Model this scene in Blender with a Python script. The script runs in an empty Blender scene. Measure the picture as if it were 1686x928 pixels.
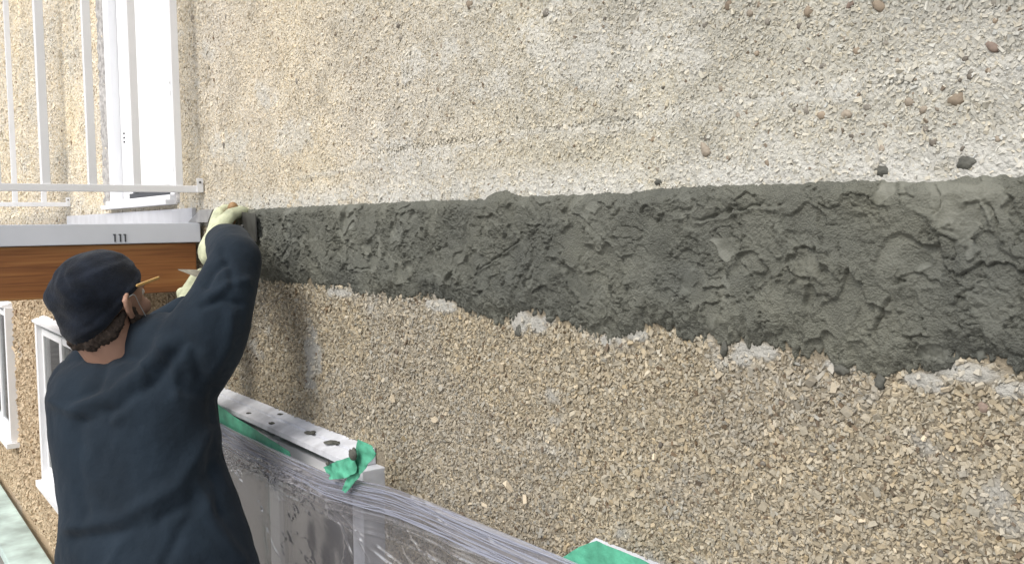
import bpy, bmesh, math, random
import numpy as np
from mathutils import Vector, Matrix
rad = math.radians
S = bpy.context.scene
col = S.collection
rng = np.random.default_rng(7); random.seed(7)

# ------------------------------------------------------------------ camera
WALL_D = 0.80
CAM = np.array([0.0, -WALL_D, 1.80])
FPX = 1500.0
YAW, PITCH, ROLL = rad(36.5), rad(3.74), 0.0133
fh = np.array([-math.cos(YAW), math.sin(YAW), 0]); r0 = np.array([fh[1], -fh[0], 0])
fwd = fh*math.cos(PITCH) - np.array([0, 0, 1])*math.sin(PITCH)
up0 = np.cross(r0, fwd)
RIGHT = r0*math.cos(ROLL) - up0*math.sin(ROLL); UP = up0*math.cos(ROLL) + r0*math.sin(ROLL)
cd = bpy.data.cameras.new('camera'); cam = bpy.data.objects.new('camera', cd); col.objects.link(cam)
M = Matrix(((RIGHT[0], UP[0], -fwd[0], CAM[0]), (RIGHT[1], UP[1], -fwd[1], CAM[1]), (RIGHT[2], UP[2], -fwd[2], CAM[2]), (0, 0, 0, 1)))
cam.matrix_world = M
cd.sensor_width = 36; cd.lens = 36*FPX/1686; cd.clip_start = 0.02; cd.clip_end = 500
S.camera = cam
# ------------------------------------------------------------------ light
SUN_EL, SUN_AZ = 46, 282     # azimuth: direction the light comes from, degrees from +X counterclockwise
w = bpy.data.worlds.new('World'); S.world = w; w.use_nodes = True
nt = w.node_tree; bg = nt.nodes['Background']
sky = nt.nodes.new('ShaderNodeTexSky'); sky.sky_type = 'NISHITA'; sky.sun_disc = False
sky.sun_elevation = rad(SUN_EL); sky.sun_rotation = rad(90-SUN_AZ); sky.air_density = 1.0; sky.dust_density = 3.5; sky.ozone_density = 0.6
hsv = nt.nodes.new('ShaderNodeHueSaturation'); hsv.inputs['Saturation'].default_value = 0.5
nt.links.new(sky.outputs[0], hsv.inputs['Color']); nt.links.new(hsv.outputs[0], bg.inputs[0]); bg.inputs[1].default_value = 0.15
sd = bpy.data.lights.new('sun', 'SUN'); sd.energy = 1.1; sd.angle = rad(22); sd.color = (1, .96, .88)
sun = bpy.data.objects.new('sun', sd); col.objects.link(sun)
ld = Vector((math.cos(rad(SUN_EL))*math.cos(rad(SUN_AZ)), math.cos(rad(SUN_EL))*math.sin(rad(SUN_AZ)), math.sin(rad(SUN_EL))))
sun.rotation_euler = ld.to_track_quat('Z', 'Y').to_euler(); sun.location = (0, -3, 6)
S.view_settings.view_transform = 'Standard'; S.view_settings.look = 'None'; S.view_settings.gamma = 1
S.view_settings.exposure = 0.47
S.cycles.transparent_max_bounces = 40; S.cycles.max_bounces = 8

# ------------------------------------------------------------------ pixel helpers (source pixel -> ray)
def ray(px, py):
    return fwd + RIGHT*((px-843)/FPX) + UP*((464-py)/FPX)
def W(px, py, y=0.0):            # point of the plane y=const under that pixel
    d = ray(px, py); t = (y-CAM[1])/d[1]; return CAM + d*t
def WX(px, py, X):
    d = ray(px, py); t = (X-CAM[0])/d[0]; return CAM + d*t
def P(px, py, depth):
    return CAM + ray(px, py)*depth
def project(V):
    q = np.asarray(V) - CAM; z = q@fwd
    return 843+FPX*(q@RIGHT)/z, 464-FPX*(q@UP)/z

# ------------------------------------------------------------------ noise
def _h(ix, iy, s):
    n = (ix.astype(np.int64)*374761393 + iy.astype(np.int64)*668265263 + s*1442695041) & 0x7fffffff
    n = ((n ^ (n >> 13))*1274126177) & 0x7fffffff
    return ((n ^ (n >> 16)) & 0xffff)/65535.0
def vnoise(x, y, s=0):
    ix = np.floor(x); iy = np.floor(y); fx = x-ix; fy = y-iy
    fx = fx*fx*fx*(fx*(fx*6-15)+10); fy = fy*fy*fy*(fy*(fy*6-15)+10)
    a = _h(ix, iy, s); b = _h(ix+1, iy, s); c = _h(ix, iy+1, s); d = _h(ix+1, iy+1, s)
    return (a*(1-fx)+b*fx)*(1-fy) + (c*(1-fx)+d*fx)*fy
def fbm(x, y, o=4, s=0, g=.5):
    v = 0; a = 1; t = 0
    for i in range(o):
        v = v + a*vnoise(x+17.3*i, y-9.1*i, s+i); t += a; a *= g
        x, y = (x*1.6-y*1.2), (x*1.2+y*1.6)
    return v/t
def sst(a, b, x):
    t = np.clip((x-a)/(b-a), 0, 1); return t*t*(3-2*t)

# ------------------------------------------------------------------ mesh helpers
def mesh_np(name, V, F, mats, parent=None, cols=None, smooth=False, attrs=None):
    """F: (n,k) int array"""
    V = np.ascontiguousarray(V, dtype=np.float32); F = np.ascontiguousarray(F, dtype=np.int32)
    me = bpy.data.meshes.new(name)
    me.vertices.add(len(V)); me.vertices.foreach_set('co', V.ravel())
    n, k = F.shape
    me.loops.add(n*k); me.loops.foreach_set('vertex_index', F.ravel())
    me.polygons.add(n); me.polygons.foreach_set('loop_start', np.arange(0, n*k, k, dtype=np.int32))
    try: me.polygons.foreach_set('loop_total', np.full(n, k, dtype=np.int32))
    except Exception: pass
    me.polygons.foreach_set('use_smooth', np.full(n, smooth, dtype=bool))
    if cols is not None:
        a = me.attributes.new('Col', 'FLOAT_COLOR', 'POINT')
        c = np.ones((len(V), 4), dtype=np.float32); c[:, :3] = cols; a.data.foreach_set('color', c.ravel())
    for nm, arr in (attrs or {}).items():
        a = me.attributes.new(nm, 'FLOAT', 'POINT'); a.data.foreach_set('value', np.ascontiguousarray(arr, dtype=np.float32).ravel())
    me.update(calc_edges=True); me.validate()
    me.materials.append(mats)
    o = bpy.data.objects.new(name, me); col.objects.link(o)
    if parent: o.parent = parent
    return o
def link(name, bm, mat, parent=None, smooth=False, bevel=0):
    me = bpy.data.meshes.new(name)
    if bevel:
        bmesh.ops.bevel(bm, geom=bm.edges[:], offset=bevel, segments=2, affect='EDGES', profile=.6)
    bmesh.ops.recalc_face_normals(bm, faces=bm.faces[:])
    bm.to_mesh(me); bm.free()
    for p in me.polygons: p.use_smooth = smooth
    me.materials.append(mat)
    o = bpy.data.objects.new(name, me); col.objects.link(o)
    if parent: o.parent = parent
    return o
def box(bm, x0, x1, y0, y1, z0, z1):
    vs = [bm.verts.new((x, y, z)) for x in (x0, x1) for y in (y0, y1) for z in (z0, z1)]
    for f in ((0, 1, 3, 2), (4, 6, 7, 5), (0, 4, 5, 1), (2, 3, 7, 6), (0, 2, 6, 4), (1, 5, 7, 3)):
        bm.faces.new([vs[i] for i in f])
def boxes(name, L, mat, parent=None, bevel=0.0015):
    bm = bmesh.new()
    for b in L: box(bm, *b)
    return link(name, bm, mat, parent, bevel=bevel)
def thing(name, label, cat, loc=(0, 0, 0), group=None):
    o = bpy.data.objects.new(name, None); col.objects.link(o); o.empty_display_size = .1
    tag(o, label, cat, group); return o
def tag(o, label=None, cat=None, group=None, kind=None):
    if label: o['label'] = label
    if cat: o['category'] = cat
    if group: o['group'] = group
    if kind: o['kind'] = kind
    return o
def capsule(bm, pts, rr, seg=14, flat=None):
    """closed tapered tube through pts; flat=(axis vector, factor) squashes the section"""
    pts = [Vector(p) for p in pts]; n = len(pts)
    rings = []; prev = None
    # extra end rings for rounding
    P_, R_ = [], []
    d0 = (pts[0]-pts[1]).normalized(); d1 = (pts[-1]-pts[-2]).normalized()
    for k in (.98, .8, .45): P_.append(pts[0]+d0*rr[0]*k*.95); R_.append(rr[0]*math.sqrt(max(0, 1-k*k)))
    for p, r in zip(pts, rr): P_.append(p); R_.append(r)
    for k in (.45, .8, .98): P_.append(pts[-1]+d1*rr[-1]*k*.95); R_.append(rr[-1]*math.sqrt(max(0, 1-k*k)))
    ref = None
    for i, p in enumerate(P_):
        a = P_[max(i-1, 0)]; b = P_[min(i+1, len(P_)-1)]
        t = (b-a).normalized()
        if ref is None: ref = t.orthogonal().normalized()
        u = (ref - t*ref.dot(t)).normalized(); v = t.cross(u); ref = u
        ring = []
        for k in range(seg):
            an = 2*math.pi*k/seg; off = (u*math.cos(an)+v*math.sin(an))*R_[i]
            if flat: ax = Vector(flat[0]).normalized(); off -= ax*off.dot(ax)*(1-flat[1])
            ring.append(bm.verts.new(p+off))
        rings.append(ring)
    for A, B in zip(rings[:-1], rings[1:]):
        for k in range(seg): bm.faces.new((A[k], A[(k+1) % seg], B[(k+1) % seg], B[k]))
    bm.faces.new(list(reversed(rings[0]))); bm.faces.new(rings[-1])
def smooth_chain(pts, rr, sub=5):
    """Catmull-Rom resample"""
    pts = [np.array(p, float) for p in pts]; q = [2*pts[0]-pts[1]]+pts+[2*pts[-1]-pts[-2]]; rq = [rr[0]]+list(rr)+[rr[-1]]
    op, orr = [], []
    for i in range(1, len(q)-2):
        for k in range(sub):
            t = k/sub
            f = lambda a, b, c, d: .5*((2*b)+(-a+c)*t+(2*a-5*b+4*c-d)*t*t+(-a+3*b-3*c+d)*t**3)
            op.append(f(q[i-1], q[i], q[i+1], q[i+2])); orr.append(f(rq[i-1], rq[i], rq[i+1], rq[i+2]))
    op.append(pts[-1]); orr.append(rr[-1]); return op, orr
def remesh(name, bm, vox, mat, parent=None, smooth_it=6, disp=None, fac=.5):
    """fuse closed pieces into one continuous surface"""
    me = bpy.data.meshes.new('tmp'); bmesh.ops.recalc_face_normals(bm, faces=bm.faces[:]); bm.to_mesh(me); bm.free()
    o = bpy.data.objects.new('tmp', me); col.objects.link(o)
    m = o.modifiers.new('r', 'REMESH'); m.mode = 'VOXEL'; m.voxel_size = vox; m.use_smooth_shade = True
    if smooth_it: m = o.modifiers.new('s', 'SMOOTH'); m.iterations = smooth_it; m.factor = fac
    dg = bpy.context.evaluated_depsgraph_get(); dg.update()
    me2 = bpy.data.meshes.new_from_object(o.evaluated_get(dg)); bpy.data.objects.remove(o)
    n = len(me2.vertices)
    if disp:
        V = np.empty(n*3, np.float32); me2.vertices.foreach_get('co', V); V = V.reshape(-1, 3)
        N = np.empty(n*3, np.float32); me2.vertices.foreach_get('normal', N); N = N.reshape(-1, 3)
        V = disp(V.astype(float), N.astype(float)); me2.vertices.foreach_set('co', np.ascontiguousarray(V, dtype=np.float32).ravel()); me2.update()
    me2.name = name; me2.materials.clear(); me2.materials.append(mat)
    for p in me2.polygons: p.use_smooth = True
    r = bpy.data.objects.new(name, me2); col.objects.link(r)
    if parent: r.parent = parent
    return r

# ------------------------------------------------------------------ materials
def mat(name, rgb=(.5, .5, .5), rough=.7, bump=0, bscale=200, var=0, vscale=8, attr=False, spec=.5, metal=0, bdist=.002, detail=6, sheen=0):
    m = bpy.data.materials.new(name); m.use_nodes = True; n = m.node_tree; b = n.nodes['Principled BSDF']
    b.inputs['Roughness'].default_value = rough; b.inputs['Metallic'].default_value = metal
    b.inputs['Specular IOR Level'].default_value = spec
    if sheen: b.inputs['Sheen Weight'].default_value = sheen
    tc = n.nodes.new('ShaderNodeTexCoord')
    src = None
    if attr:
        a = n.nodes.new('ShaderNodeAttribute'); a.attribute_name = 'Col'; src = a.outputs['Color']
    if var or attr:
        t = n.nodes.new('ShaderNodeTexNoise'); t.inputs['Scale'].default_value = vscale; t.inputs['Detail'].default_value = detail
        n.links.new(tc.outputs['Object'], t.inputs['Vector'])
        mr = n.nodes.new('ShaderNodeMapRange'); mr.inputs['From Min'].default_value = .3; mr.inputs['From Max'].default_value = .7
        mr.inputs['To Min'].default_value = 1-var; mr.inputs['To Max'].default_value = 1+var
        n.links.new(t.outputs['Fac'], mr.inputs['Value'])
        mx = n.nodes.new('ShaderNodeMix'); mx.data_type = 'RGBA'; mx.blend_type = 'MULTIPLY'; mx.inputs['Factor'].default_value = 1
        if src: n.links.new(src, mx.inputs[6])
        else: mx.inputs[6].default_value = (*rgb, 1)
        n.links.new(mr.outputs[0], mx.inputs[7]); n.links.new(mx.outputs[2], b.inputs['Base Color'])
    else: b.inputs['Base Color'].default_value = (*rgb, 1)
    if bump:
        t2 = n.nodes.new('ShaderNodeTexNoise'); t2.inputs['Scale'].default_value = bscale; t2.inputs['Detail'].default_value = 5
        n.links.new(tc.outputs['Object'], t2.inputs['Vector'])
        bp = n.nodes.new('ShaderNodeBump'); bp.inputs['Strength'].default_value = bump; bp.inputs['Distance'].default_value = bdist
        n.links.new(t2.outputs['Fac'], bp.inputs['Height']); n.links.new(bp.outputs[0], b.inputs['Normal'])
    return m
m_chip = mat('stone_chip', attr=True, var=.10, vscale=300, rough=.85, bump=.3, bscale=700, bdist=.0008, spec=.3)
m_peb = mat('river_pebble', attr=True, var=.2, vscale=250, rough=.7, bump=.2, bscale=500, bdist=.0008, spec=.3)
m_white = mat('white_paint', (.84, .85, .87), .45, var=.04, vscale=6, bump=.08, bscale=90, bdist=.001)
m_door = mat('door_white', (.83, .84, .85), .4, var=.02, vscale=3)
m_fascia = mat('grey_white_metal', (.66, .69, .75), .45, var=.05, vscale=9, bump=.05, bscale=30)
m_flash = mat('galvanised_flashing', (.50, .51, .54), .6, var=.10, vscale=18, bump=.1, bscale=60)
m_dark = mat('dark_slot', (.06, .065, .075), .8)
m_seal = mat('rough_sealant', (.40, .39, .38), .9, var=.35, vscale=60, bump=.6, bscale=150, bdist=.004)
m_tape = mat('green_tape', (.085, .36, .235), .6, var=.30, vscale=35, bump=.5, bscale=130, bdist=.003)
m_skin = mat('skin', (.40, .235, .17), .55, var=.12, vscale=30, bump=.15, bscale=300, bdist=.0006)
m_beard = mat('beard', (.045, .032, .025), .9, var=.4, vscale=200, bump=.8, bscale=600, bdist=.002)
m_knit = mat('navy_knit', (.009, .013, .022), .95, var=.45, vscale=30, bump=.8, bscale=300, bdist=.0016, spec=.2, sheen=.10)
m_shirt = mat('navy_cotton', (.0115, .020, .031), .9, var=.25, vscale=9, bump=.5, bscale=38, bdist=.006, spec=.2, sheen=.06)
m_glove = mat('latex_glove', (.52, .55, .38), .65, var=.40, vscale=28, bump=.7, bscale=90, bdist=.002)
m_trouser = mat('work_trousers', (.06, .055, .05), .9, var=.2, vscale=10, bump=.4, bscale=60)
m_boot = mat('leather_boot', (.09, .055, .03), .6, var=.2, vscale=20)
m_steel = mat('mortar_smeared_steel', (.34, .32, .27), .55, var=.3, vscale=50, metal=.3, bump=.4, bscale=200, bdist=.001)
m_darksteel = mat('dark_steel', (.09, .09, .085), .5, var=.3, vscale=50, metal=.5)
m_handle = mat('handle_wood', (.28, .17, .08), .6, var=.2, vscale=40)
m_pencil = mat('pencil_yellow', (.48, .30, .10), .5)
m_mask = mat('mask_green', (.22, .38, .34), .8)
m_string = mat('mask_loop', (.45, .47, .46), .8)
m_ground = mat('concrete_ground', (.26, .25, .235), .9, var=.3, vscale=4, bump=.5, bscale=60, bdist=.006)
m_teal = mat('teal_board', (.50, .63, .60), .4, var=.35, vscale=7, bump=.3, bscale=25, bdist=.004)
m_joist = mat('joist', (.22, .14, .07), .8, var=.2, vscale=5)
m_blind = mat('blind', (.42, .43, .44), .8, var=.08, vscale=3)
m_shade = mat('grey_roller_blind', (.20, .20, .20), .9)
m_curt = mat('dim_room', (.10, .10, .105), .9)

# wall base: vertex colours for its stains and painted-in left-hand brightness, voronoi bump for the small stone relief
m_wall = mat('pebble_dash_base', attr=True, var=.12, vscale=90, rough=.92, spec=.2)
n = m_wall.node_tree; b = n.nodes['Principled BSDF']; tc = n.nodes.new('ShaderNodeTexCoord')
vo = n.nodes.new('ShaderNodeTexVoronoi'); vo.inputs['Scale'].default_value = 170; n.links.new(tc.outputs['Object'], vo.inputs['Vector'])
no = n.nodes.new('ShaderNodeTexNoise'); no.inputs['Scale'].default_value = 420; no.inputs['Detail'].default_value = 4; n.links.new(tc.outputs['Object'], no.inputs['Vector'])
ad = n.nodes.new('ShaderNodeMath'); ad.operation = 'SUBTRACT'; n.links.new(no.outputs['Fac'], ad.inputs[0]); n.links.new(vo.outputs['Distance'], ad.inputs[1])
bp = n.nodes.new('ShaderNodeBump'); bp.inputs['Strength'].default_value = .7; bp.inputs['Distance'].default_value = .003
n.links.new(ad.outputs[0], bp.inputs['Height']); n.links.new(bp.outputs[0], b.inputs['Normal'])

# mortar: smooth trowelled facets and crumbly rest
m_mort = bpy.data.materials.new('wet_mortar'); m_mort.use_nodes = True; n = m_mort.node_tree; b = n.nodes['Principled BSDF']
tc = n.nodes.new('ShaderNodeTexCoord'); at = n.nodes.new('ShaderNodeAttribute'); at.attribute_name = 'smooth'
ac = n.nodes.new('ShaderNodeAttribute'); ac.attribute_name = 'Col'; n.links.new(ac.outputs['Color'], b.inputs['Base Color'])
mr = n.nodes.new('ShaderNodeMapRange'); mr.inputs['To Min'].default_value = .88; mr.inputs['To Max'].default_value = .55
n.links.new(at.outputs['Fac'], mr.inputs['Value']); n.links.new(mr.outputs[0], b.inputs['Roughness'])
b.inputs['Specular IOR Level'].default_value = .35
no = n.nodes.new('ShaderNodeTexNoise'); no.inputs['Scale'].default_value = 480; no.inputs['Detail'].default_value = 4; n.links.new(tc.outputs['Object'], no.inputs['Vector'])
mr2 = n.nodes.new('ShaderNodeMapRange'); mr2.inputs['To Min'].default_value = .9; mr2.inputs['To Max'].default_value = .22; n.links.new(at.outputs['Fac'], mr2.inputs['Value'])
bp = n.nodes.new('ShaderNodeBump'); bp.inputs['Distance'].default_value = .004; n.links.new(mr2.outputs[0], bp.inputs['Strength'])
n.links.new(no.outputs['Fac'], bp.inputs['Height']); n.links.new(bp.outputs[0], b.inputs['Normal'])
m_blob = mat('mortar_lump', (.092, .093, .080), .8, var=.25, vscale=120, bump=.7, bscale=250, bdist=.002)

# stained beam wood
m_wood = bpy.data.materials.new('stained_cedar'); m_wood.use_nodes = True; n = m_wood.node_tree; b = n.nodes['Principled BSDF']
tc = n.nodes.new('ShaderNodeTexCoord'); mp = n.nodes.new('ShaderNodeMapping'); mp.inputs['Scale'].default_value = (5, 1.1, 17)
n.links.new(tc.outputs['Object'], mp.inputs['Vector'])
t1 = n.nodes.new('ShaderNodeTexNoise'); t1.inputs['Scale'].default_value = 1.0; t1.inputs['Detail'].default_value = 9; t1.inputs['Distortion'].default_value = 1.0; n.links.new(mp.outputs[0], t1.inputs['Vector'])
mp2 = n.nodes.new('ShaderNodeMapping'); mp2.inputs['Scale'].default_value = (30, 5, 260); n.links.new(tc.outputs['Object'], mp2.inputs['Vector'])
t2 = n.nodes.new('ShaderNodeTexNoise'); t2.inputs['Scale'].default_value = 1; t2.inputs['Detail'].default_value = 4; n.links.new(mp2.outputs[0], t2.inputs['Vector'])
mx = n.nodes.new('ShaderNodeMath'); mx.operation = 'MULTIPLY_ADD'; mx.inputs[1].default_value = .35; n.links.new(t2.outputs['Fac'], mx.inputs[0]); n.links.new(t1.outputs['Fac'], mx.inputs[2])
cr = n.nodes.new('ShaderNodeValToRGB'); e = cr.color_ramp.elements; e[0].position = .50; e[0].color = (.12, .042, .015, 1); e[1].position = .86; e[1].color = (.42, .21, .07, 1)
k = cr.color_ramp.elements.new(.66); k.color = (.28, .112, .034, 1)
n.links.new(mx.outputs[0], cr.inputs[0]); n.links.new(cr.outputs[0], b.inputs['Base Color']); b.inputs['Roughness'].default_value = .5
bp = n.nodes.new('ShaderNodeBump'); bp.inputs['Strength'].default_value = .25; bp.inputs['Distance'].default_value = .002; n.links.new(t2.outputs['Fac'], bp.inputs['Height']); n.links.new(bp.outputs[0], b.inputs['Normal'])

# window glass (thin)
m_trim = mat('dusty_white_trim', (.60, .62, .665), .55, var=.22, vscale=22, bump=.15, bscale=120)
m_glass = bpy.data.materials.new('window_glass'); m_glass.use_nodes = True; n = m_glass.node_tree; n.nodes.clear()
o_ = n.nodes.new('ShaderNodeOutputMaterial'); tr = n.nodes.new('ShaderNodeBsdfTransparent'); gl = n.nodes.new('ShaderNodeBsdfGlossy'); gl.inputs['Roughness'].default_value = .02
fr = n.nodes.new('ShaderNodeFresnel'); fr.inputs['IOR'].default_value = 1.55; ms = n.nodes.new('ShaderNodeMixShader'); tr.inputs[0].default_value = (.8, .83, .82, 1)
n.links.new(fr.outputs[0], ms.inputs[0]); n.links.new(tr.outputs[0], ms.inputs[1]); n.links.new(gl.outputs[0], ms.inputs[2]); n.links.new(ms.outputs[0], o_.inputs[0])
# masking film
def film(name, haze, tint=(.80, .82, .86), rough=.2):
    m = bpy.data.materials.new(name); m.use_nodes = True; n = m.node_tree; n.nodes.clear()
    o_ = n.nodes.new('ShaderNodeOutputMaterial'); tr = n.nodes.new('ShaderNodeBsdfTransparent'); tr.inputs[0].default_value = (.93, .94, .96, 1)
    df = n.nodes.new('ShaderNodeBsdfDiffuse'); df.inputs[0].default_value = (*tint, 1); tl = n.nodes.new('ShaderNodeBsdfTranslucent'); tl.inputs[0].default_value = (*tint, 1)
    dm = n.nodes.new('ShaderNodeMixShader'); dm.inputs[0].default_value = .4; n.links.new(df.outputs[0], dm.inputs[1]); n.links.new(tl.outputs[0], dm.inputs[2])
    at = n.nodes.new('ShaderNodeAttribute'); at.attribute_name = 'haze'
    mu = n.nodes.new('ShaderNodeMath'); mu.operation = 'MULTIPLY_ADD'; mu.inputs[1].default_value = .6; mu.inputs[2].default_value = haze; mu.use_clamp = True; n.links.new(at.outputs['Fac'], mu.inputs[0])
    m1 = n.nodes.new('ShaderNodeMixShader'); n.links.new(mu.outputs[0], m1.inputs[0]); n.links.new(tr.outputs[0], m1.inputs[1]); n.links.new(dm.outputs[0], m1.inputs[2])
    gl = n.nodes.new('ShaderNodeBsdfGlossy'); gl.inputs['Roughness'].default_value = rough
    fr = n.nodes.new('ShaderNodeFresnel'); fr.inputs['IOR'].default_value = 1.5; m2 = n.nodes.new('ShaderNodeMixShader'); fm = n.nodes.new('ShaderNodeMath'); fm.operation = 'MULTIPLY'; fm.inputs[1].default_value = .42; n.links.new(fr.outputs[0], fm.inputs[0])
    n.links.new(fm.outputs[0], m2.inputs[0]); n.links.new(m1.outputs[0], m2.inputs[1]); n.links.new(gl.outputs[0], m2.inputs[2]); n.links.new(m2.outputs[0], o_.inputs[0])
    tc = n.nodes.new('ShaderNodeTexCoord'); mp = n.nodes.new('ShaderNodeMapping'); mp.inputs['Scale'].default_value = (8, 8, 22); n.links.new(tc.outputs['Object'], mp.inputs[0])
    no = n.nodes.new('ShaderNodeTexNoise'); no.inputs['Scale'].default_value = 1.6; no.inputs['Detail'].default_value = 6; no.inputs['Distortion'].default_value = 1.2; n.links.new(mp.outputs[0], no.inputs['Vector'])
    bp = n.nodes.new('ShaderNodeBump'); bp.inputs['Strength'].default_value = .15; bp.inputs['Distance'].default_value = .005; n.links.new(no.outputs['Fac'], bp.inputs['Height'])
    n.links.new(bp.outputs[0], gl.inputs['Normal']); n.links.new(bp.outputs[0], fr.inputs['Normal'])
    return m
m_film = film('masking_film', .34, (.49, .48, .51))
m_gather = film('gathered_film', .42, (.66, .69, .80), .25)

# ------------------------------------------------------------------ ground
boxes('ground', [(-30, 30, -30, 0.0, -.2, 0)], m_ground, bevel=0)
tag(bpy.data.objects['ground'], kind='structure')

# ------------------------------------------------------------------ mortar band outline on the wall (X, Z)
TOP = [(395, 343), (470, 338), (560, 333), (700, 326), (800, 322), (812, 312), (835, 309), (850, 318), (1000, 313), (1060, 309), (1160, 299), (1300, 296), (1430, 290), (1560, 288), (1600, 282), (1686, 283)]
BOT = [(395, 462), (430, 462), (500, 470), (560, 474), (600, 487), (680, 492), (740, 499), (775, 524), (835, 533), (850, 527), (875, 530), (900, 528), (960, 548), (1000, 556), (1030, 566), (1050, 546), (1100, 545), (1130, 556), (1165, 560), (1190, 580), (1215, 572), (1240, 583), (1290, 577), (1330, 602), (1360, 600), (1400, 614), (1450, 628), (1500, 612), (1560, 605), (1590, 596), (1625, 602), (1650, 619), (1686, 625)]
tx = np.array([W(*p)[0] for p in TOP]); tz = np.array([W(*p)[2] for p in TOP])
bx_ = np.array([W(*p)[0] for p in BOT]); bz = np.array([W(*p)[2] for p in BOT])
tx = np.append(tx, [.0, .8]); tz = np.append(tz, [tz[-1]+.004, tz[-1]]); bx_ = np.append(bx_, [.0, .8]); bz = np.append(bz, [bz[-1]-.01, bz[-1]])
def band_sd(X, Z):      # >0 inside the band, metres to the nearer of both edges
    return np.minimum(np.interp(X, tx, tz)-Z, Z-np.interp(X, bx_, bz))
XL = W(400, 400)[0]

# ------------------------------------------------------------------ openings
zw_top = W(450, 672)[2]
print('window top z', zw_top, 'left band X', XL)
HB = 0.045              # box frame stands this far off the wall
WZ1 = zw_top; WZ0 = W(82, 815, -HB)[2]
print('win z', WZ0, WZ1)
wins = [(W(632, 760)[0]-1.0, W(632, 760)[0]), (W(130, 600, -HB)[0]-1.0, W(130, 600, -HB)[0]), (W(17, 700, -HB)[0]-1.0, W(17, 700, -HB)[0]), (W(985, 900)[0], W(985, 900)[0]+1.0)]
print('wins', wins)
DX0, DX1 = W(179, 200)[0], W(286, 200)[0]; DZ0 = W(186, 343)[2]; DZ1 = DZ0+2.05
print('door', DX0, DX1, DZ0)
openings = [(a+.03, c-.03, WZ0+.03, WZ1-.03) for a, c in wins] + [(DX0+.004, DX1-.004, DZ0+.004, DZ1-.004)]
solids = [(a-.004, c+.004, WZ0-.02, WZ1+.004) for a, c in wins] + [(DX0-.012, DX1+.012, DZ0-.012, DZ1+.012)]
def inrect(X, Z, rs):
    m = np.zeros(X.shape, bool)
    for a, b_, c, d in rs: m |= (X > a) & (X < b_) & (Z > c) & (Z < d)
    return m

# ------------------------------------------------------------------ wall material maps (stains, smears, light painted in towards the left)
def zone(X, Z):
    """0 = upper pale wall, 1 = lower tan wall"""
    mid = (np.interp(X, tx, tz)+np.interp(X, bx_, bz))/2
    return np.where(X > XL-.1, (Z < mid).astype(float), sst(1.86, 1.74, Z))
SPOTS = []
for px, py, a_, b2_ in ((858, 526, 17, 20), (892, 536, 16, 12), (905, 528, 12, 8), (1045, 549, 22, 10), (1000, 560, 10, 8), (1250, 577, 48, 11), (1215, 590, 24, 10), (1385, 603, 26, 8), (1600, 612, 62, 20), (1665, 640, 34, 14), (1520, 628, 40, 14), (560, 482, 30, 8), (730, 503, 30, 9), (515, 590, 14, 46), (1180, 280, 90, 18), (1420, 262, 90, 16), (950, 300, 60, 10), (680, 105, 28, 26), (480, 225, 32, 22), (720, 265, 40, 24), (1640, 113, 60, 9), (1390, 160, 40, 9)):
    q_ = W(px, py); d_ = (q_-CAM)@fwd; k_ = 1/math.sin(math.atan2(WALL_D, -q_[0])); SPOTS.append((q_, a_*1.15*d_/FPX*k_*.8, b2_*1.15*d_/FPX))
def smear(X, Z):
    sd = band_sd(X, Z)
    n1 = fbm(X*9, Z*14, 4, 11); n2 = fbm(X*40, Z*50, 3, 21)
    lo = zone(X, Z) > .5
    edge = sst(.032, .0, -sd)*sst(.42, .62, n1*.6+n2*.4)*np.where(X > XL, 1, 0)
    edge_lo = edge*sst(.45, .6, fbm(X*7+3, Z*3, 2, 31))*(0.35+.65*sst(-1.6, -.6, X))
    edge_up = sst(.055, .0, -sd)*sst(.25, .5, n1*.5+n2*.5)*.9
    up_p = sst(.58, .72, fbm(X*5, Z*9, 3, 41)*.75+n2*.25)*.75
    lo_p = sst(.68, .78, fbm(X*6, Z*8, 3, 51)*.8+n2*.2)*.8
    # horizontal lift seams on the upper wall
    s = 0
    for (z0, k, x0, x1, wd) in ((W(1000, 205)[2], .02, -2.0, -.2, .006), (W(1500, 140)[2], .01, -1.1, .6, .012)):
        c = z0 + k*(X-W(1000, 205)[0]) + (fbm(X*6, X*0, 3, 61)-.5)*.02
        s = np.maximum(s, np.exp(-((Z-c)/wd)**2)*sst(x0, x0+.2, X)*sst(x1, x1-.2, X))
    up = np.maximum(np.maximum(edge_up, up_p*.8), s*.5)
    ex_ = 0
    for q, rx, rz in SPOTS:
        ex_ = np.maximum(ex_, sst(1.25, .7, np.hypot((X-q[0])/rx, (Z-q[2])/rz)+(n2-.5)*1.1))
    return np.clip(np.maximum(np.where(lo, np.maximum(edge_lo, lo_p), up), ex_*np.where(lo, .95, .55)), 0, 1)
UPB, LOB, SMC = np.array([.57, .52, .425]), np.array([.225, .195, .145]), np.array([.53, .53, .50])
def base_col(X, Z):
    z = zone(X, Z)[..., None]; gx_ = sst(-2.2, -.5, X)[..., None]; c = (UPB*(1-gx_)+np.array([.425, .415, .365])*gx_)*(1-z)+LOB*z; c = c*(1+.16*sst(-2.6, -3.4, X)[..., None]*(1-z))  # upper wall paler towards the left: the brighter light there put into colour
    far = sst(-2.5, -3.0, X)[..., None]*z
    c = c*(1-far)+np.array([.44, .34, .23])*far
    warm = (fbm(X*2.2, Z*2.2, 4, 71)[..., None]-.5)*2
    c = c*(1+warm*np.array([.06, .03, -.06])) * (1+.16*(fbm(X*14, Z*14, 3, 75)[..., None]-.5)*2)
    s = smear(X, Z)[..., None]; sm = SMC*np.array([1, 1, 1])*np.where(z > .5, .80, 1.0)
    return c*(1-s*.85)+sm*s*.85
house = thing('house', 'pale pebble-dashed house wall with fresh dark mortar band, white door and white box windows', 'house')
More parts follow.
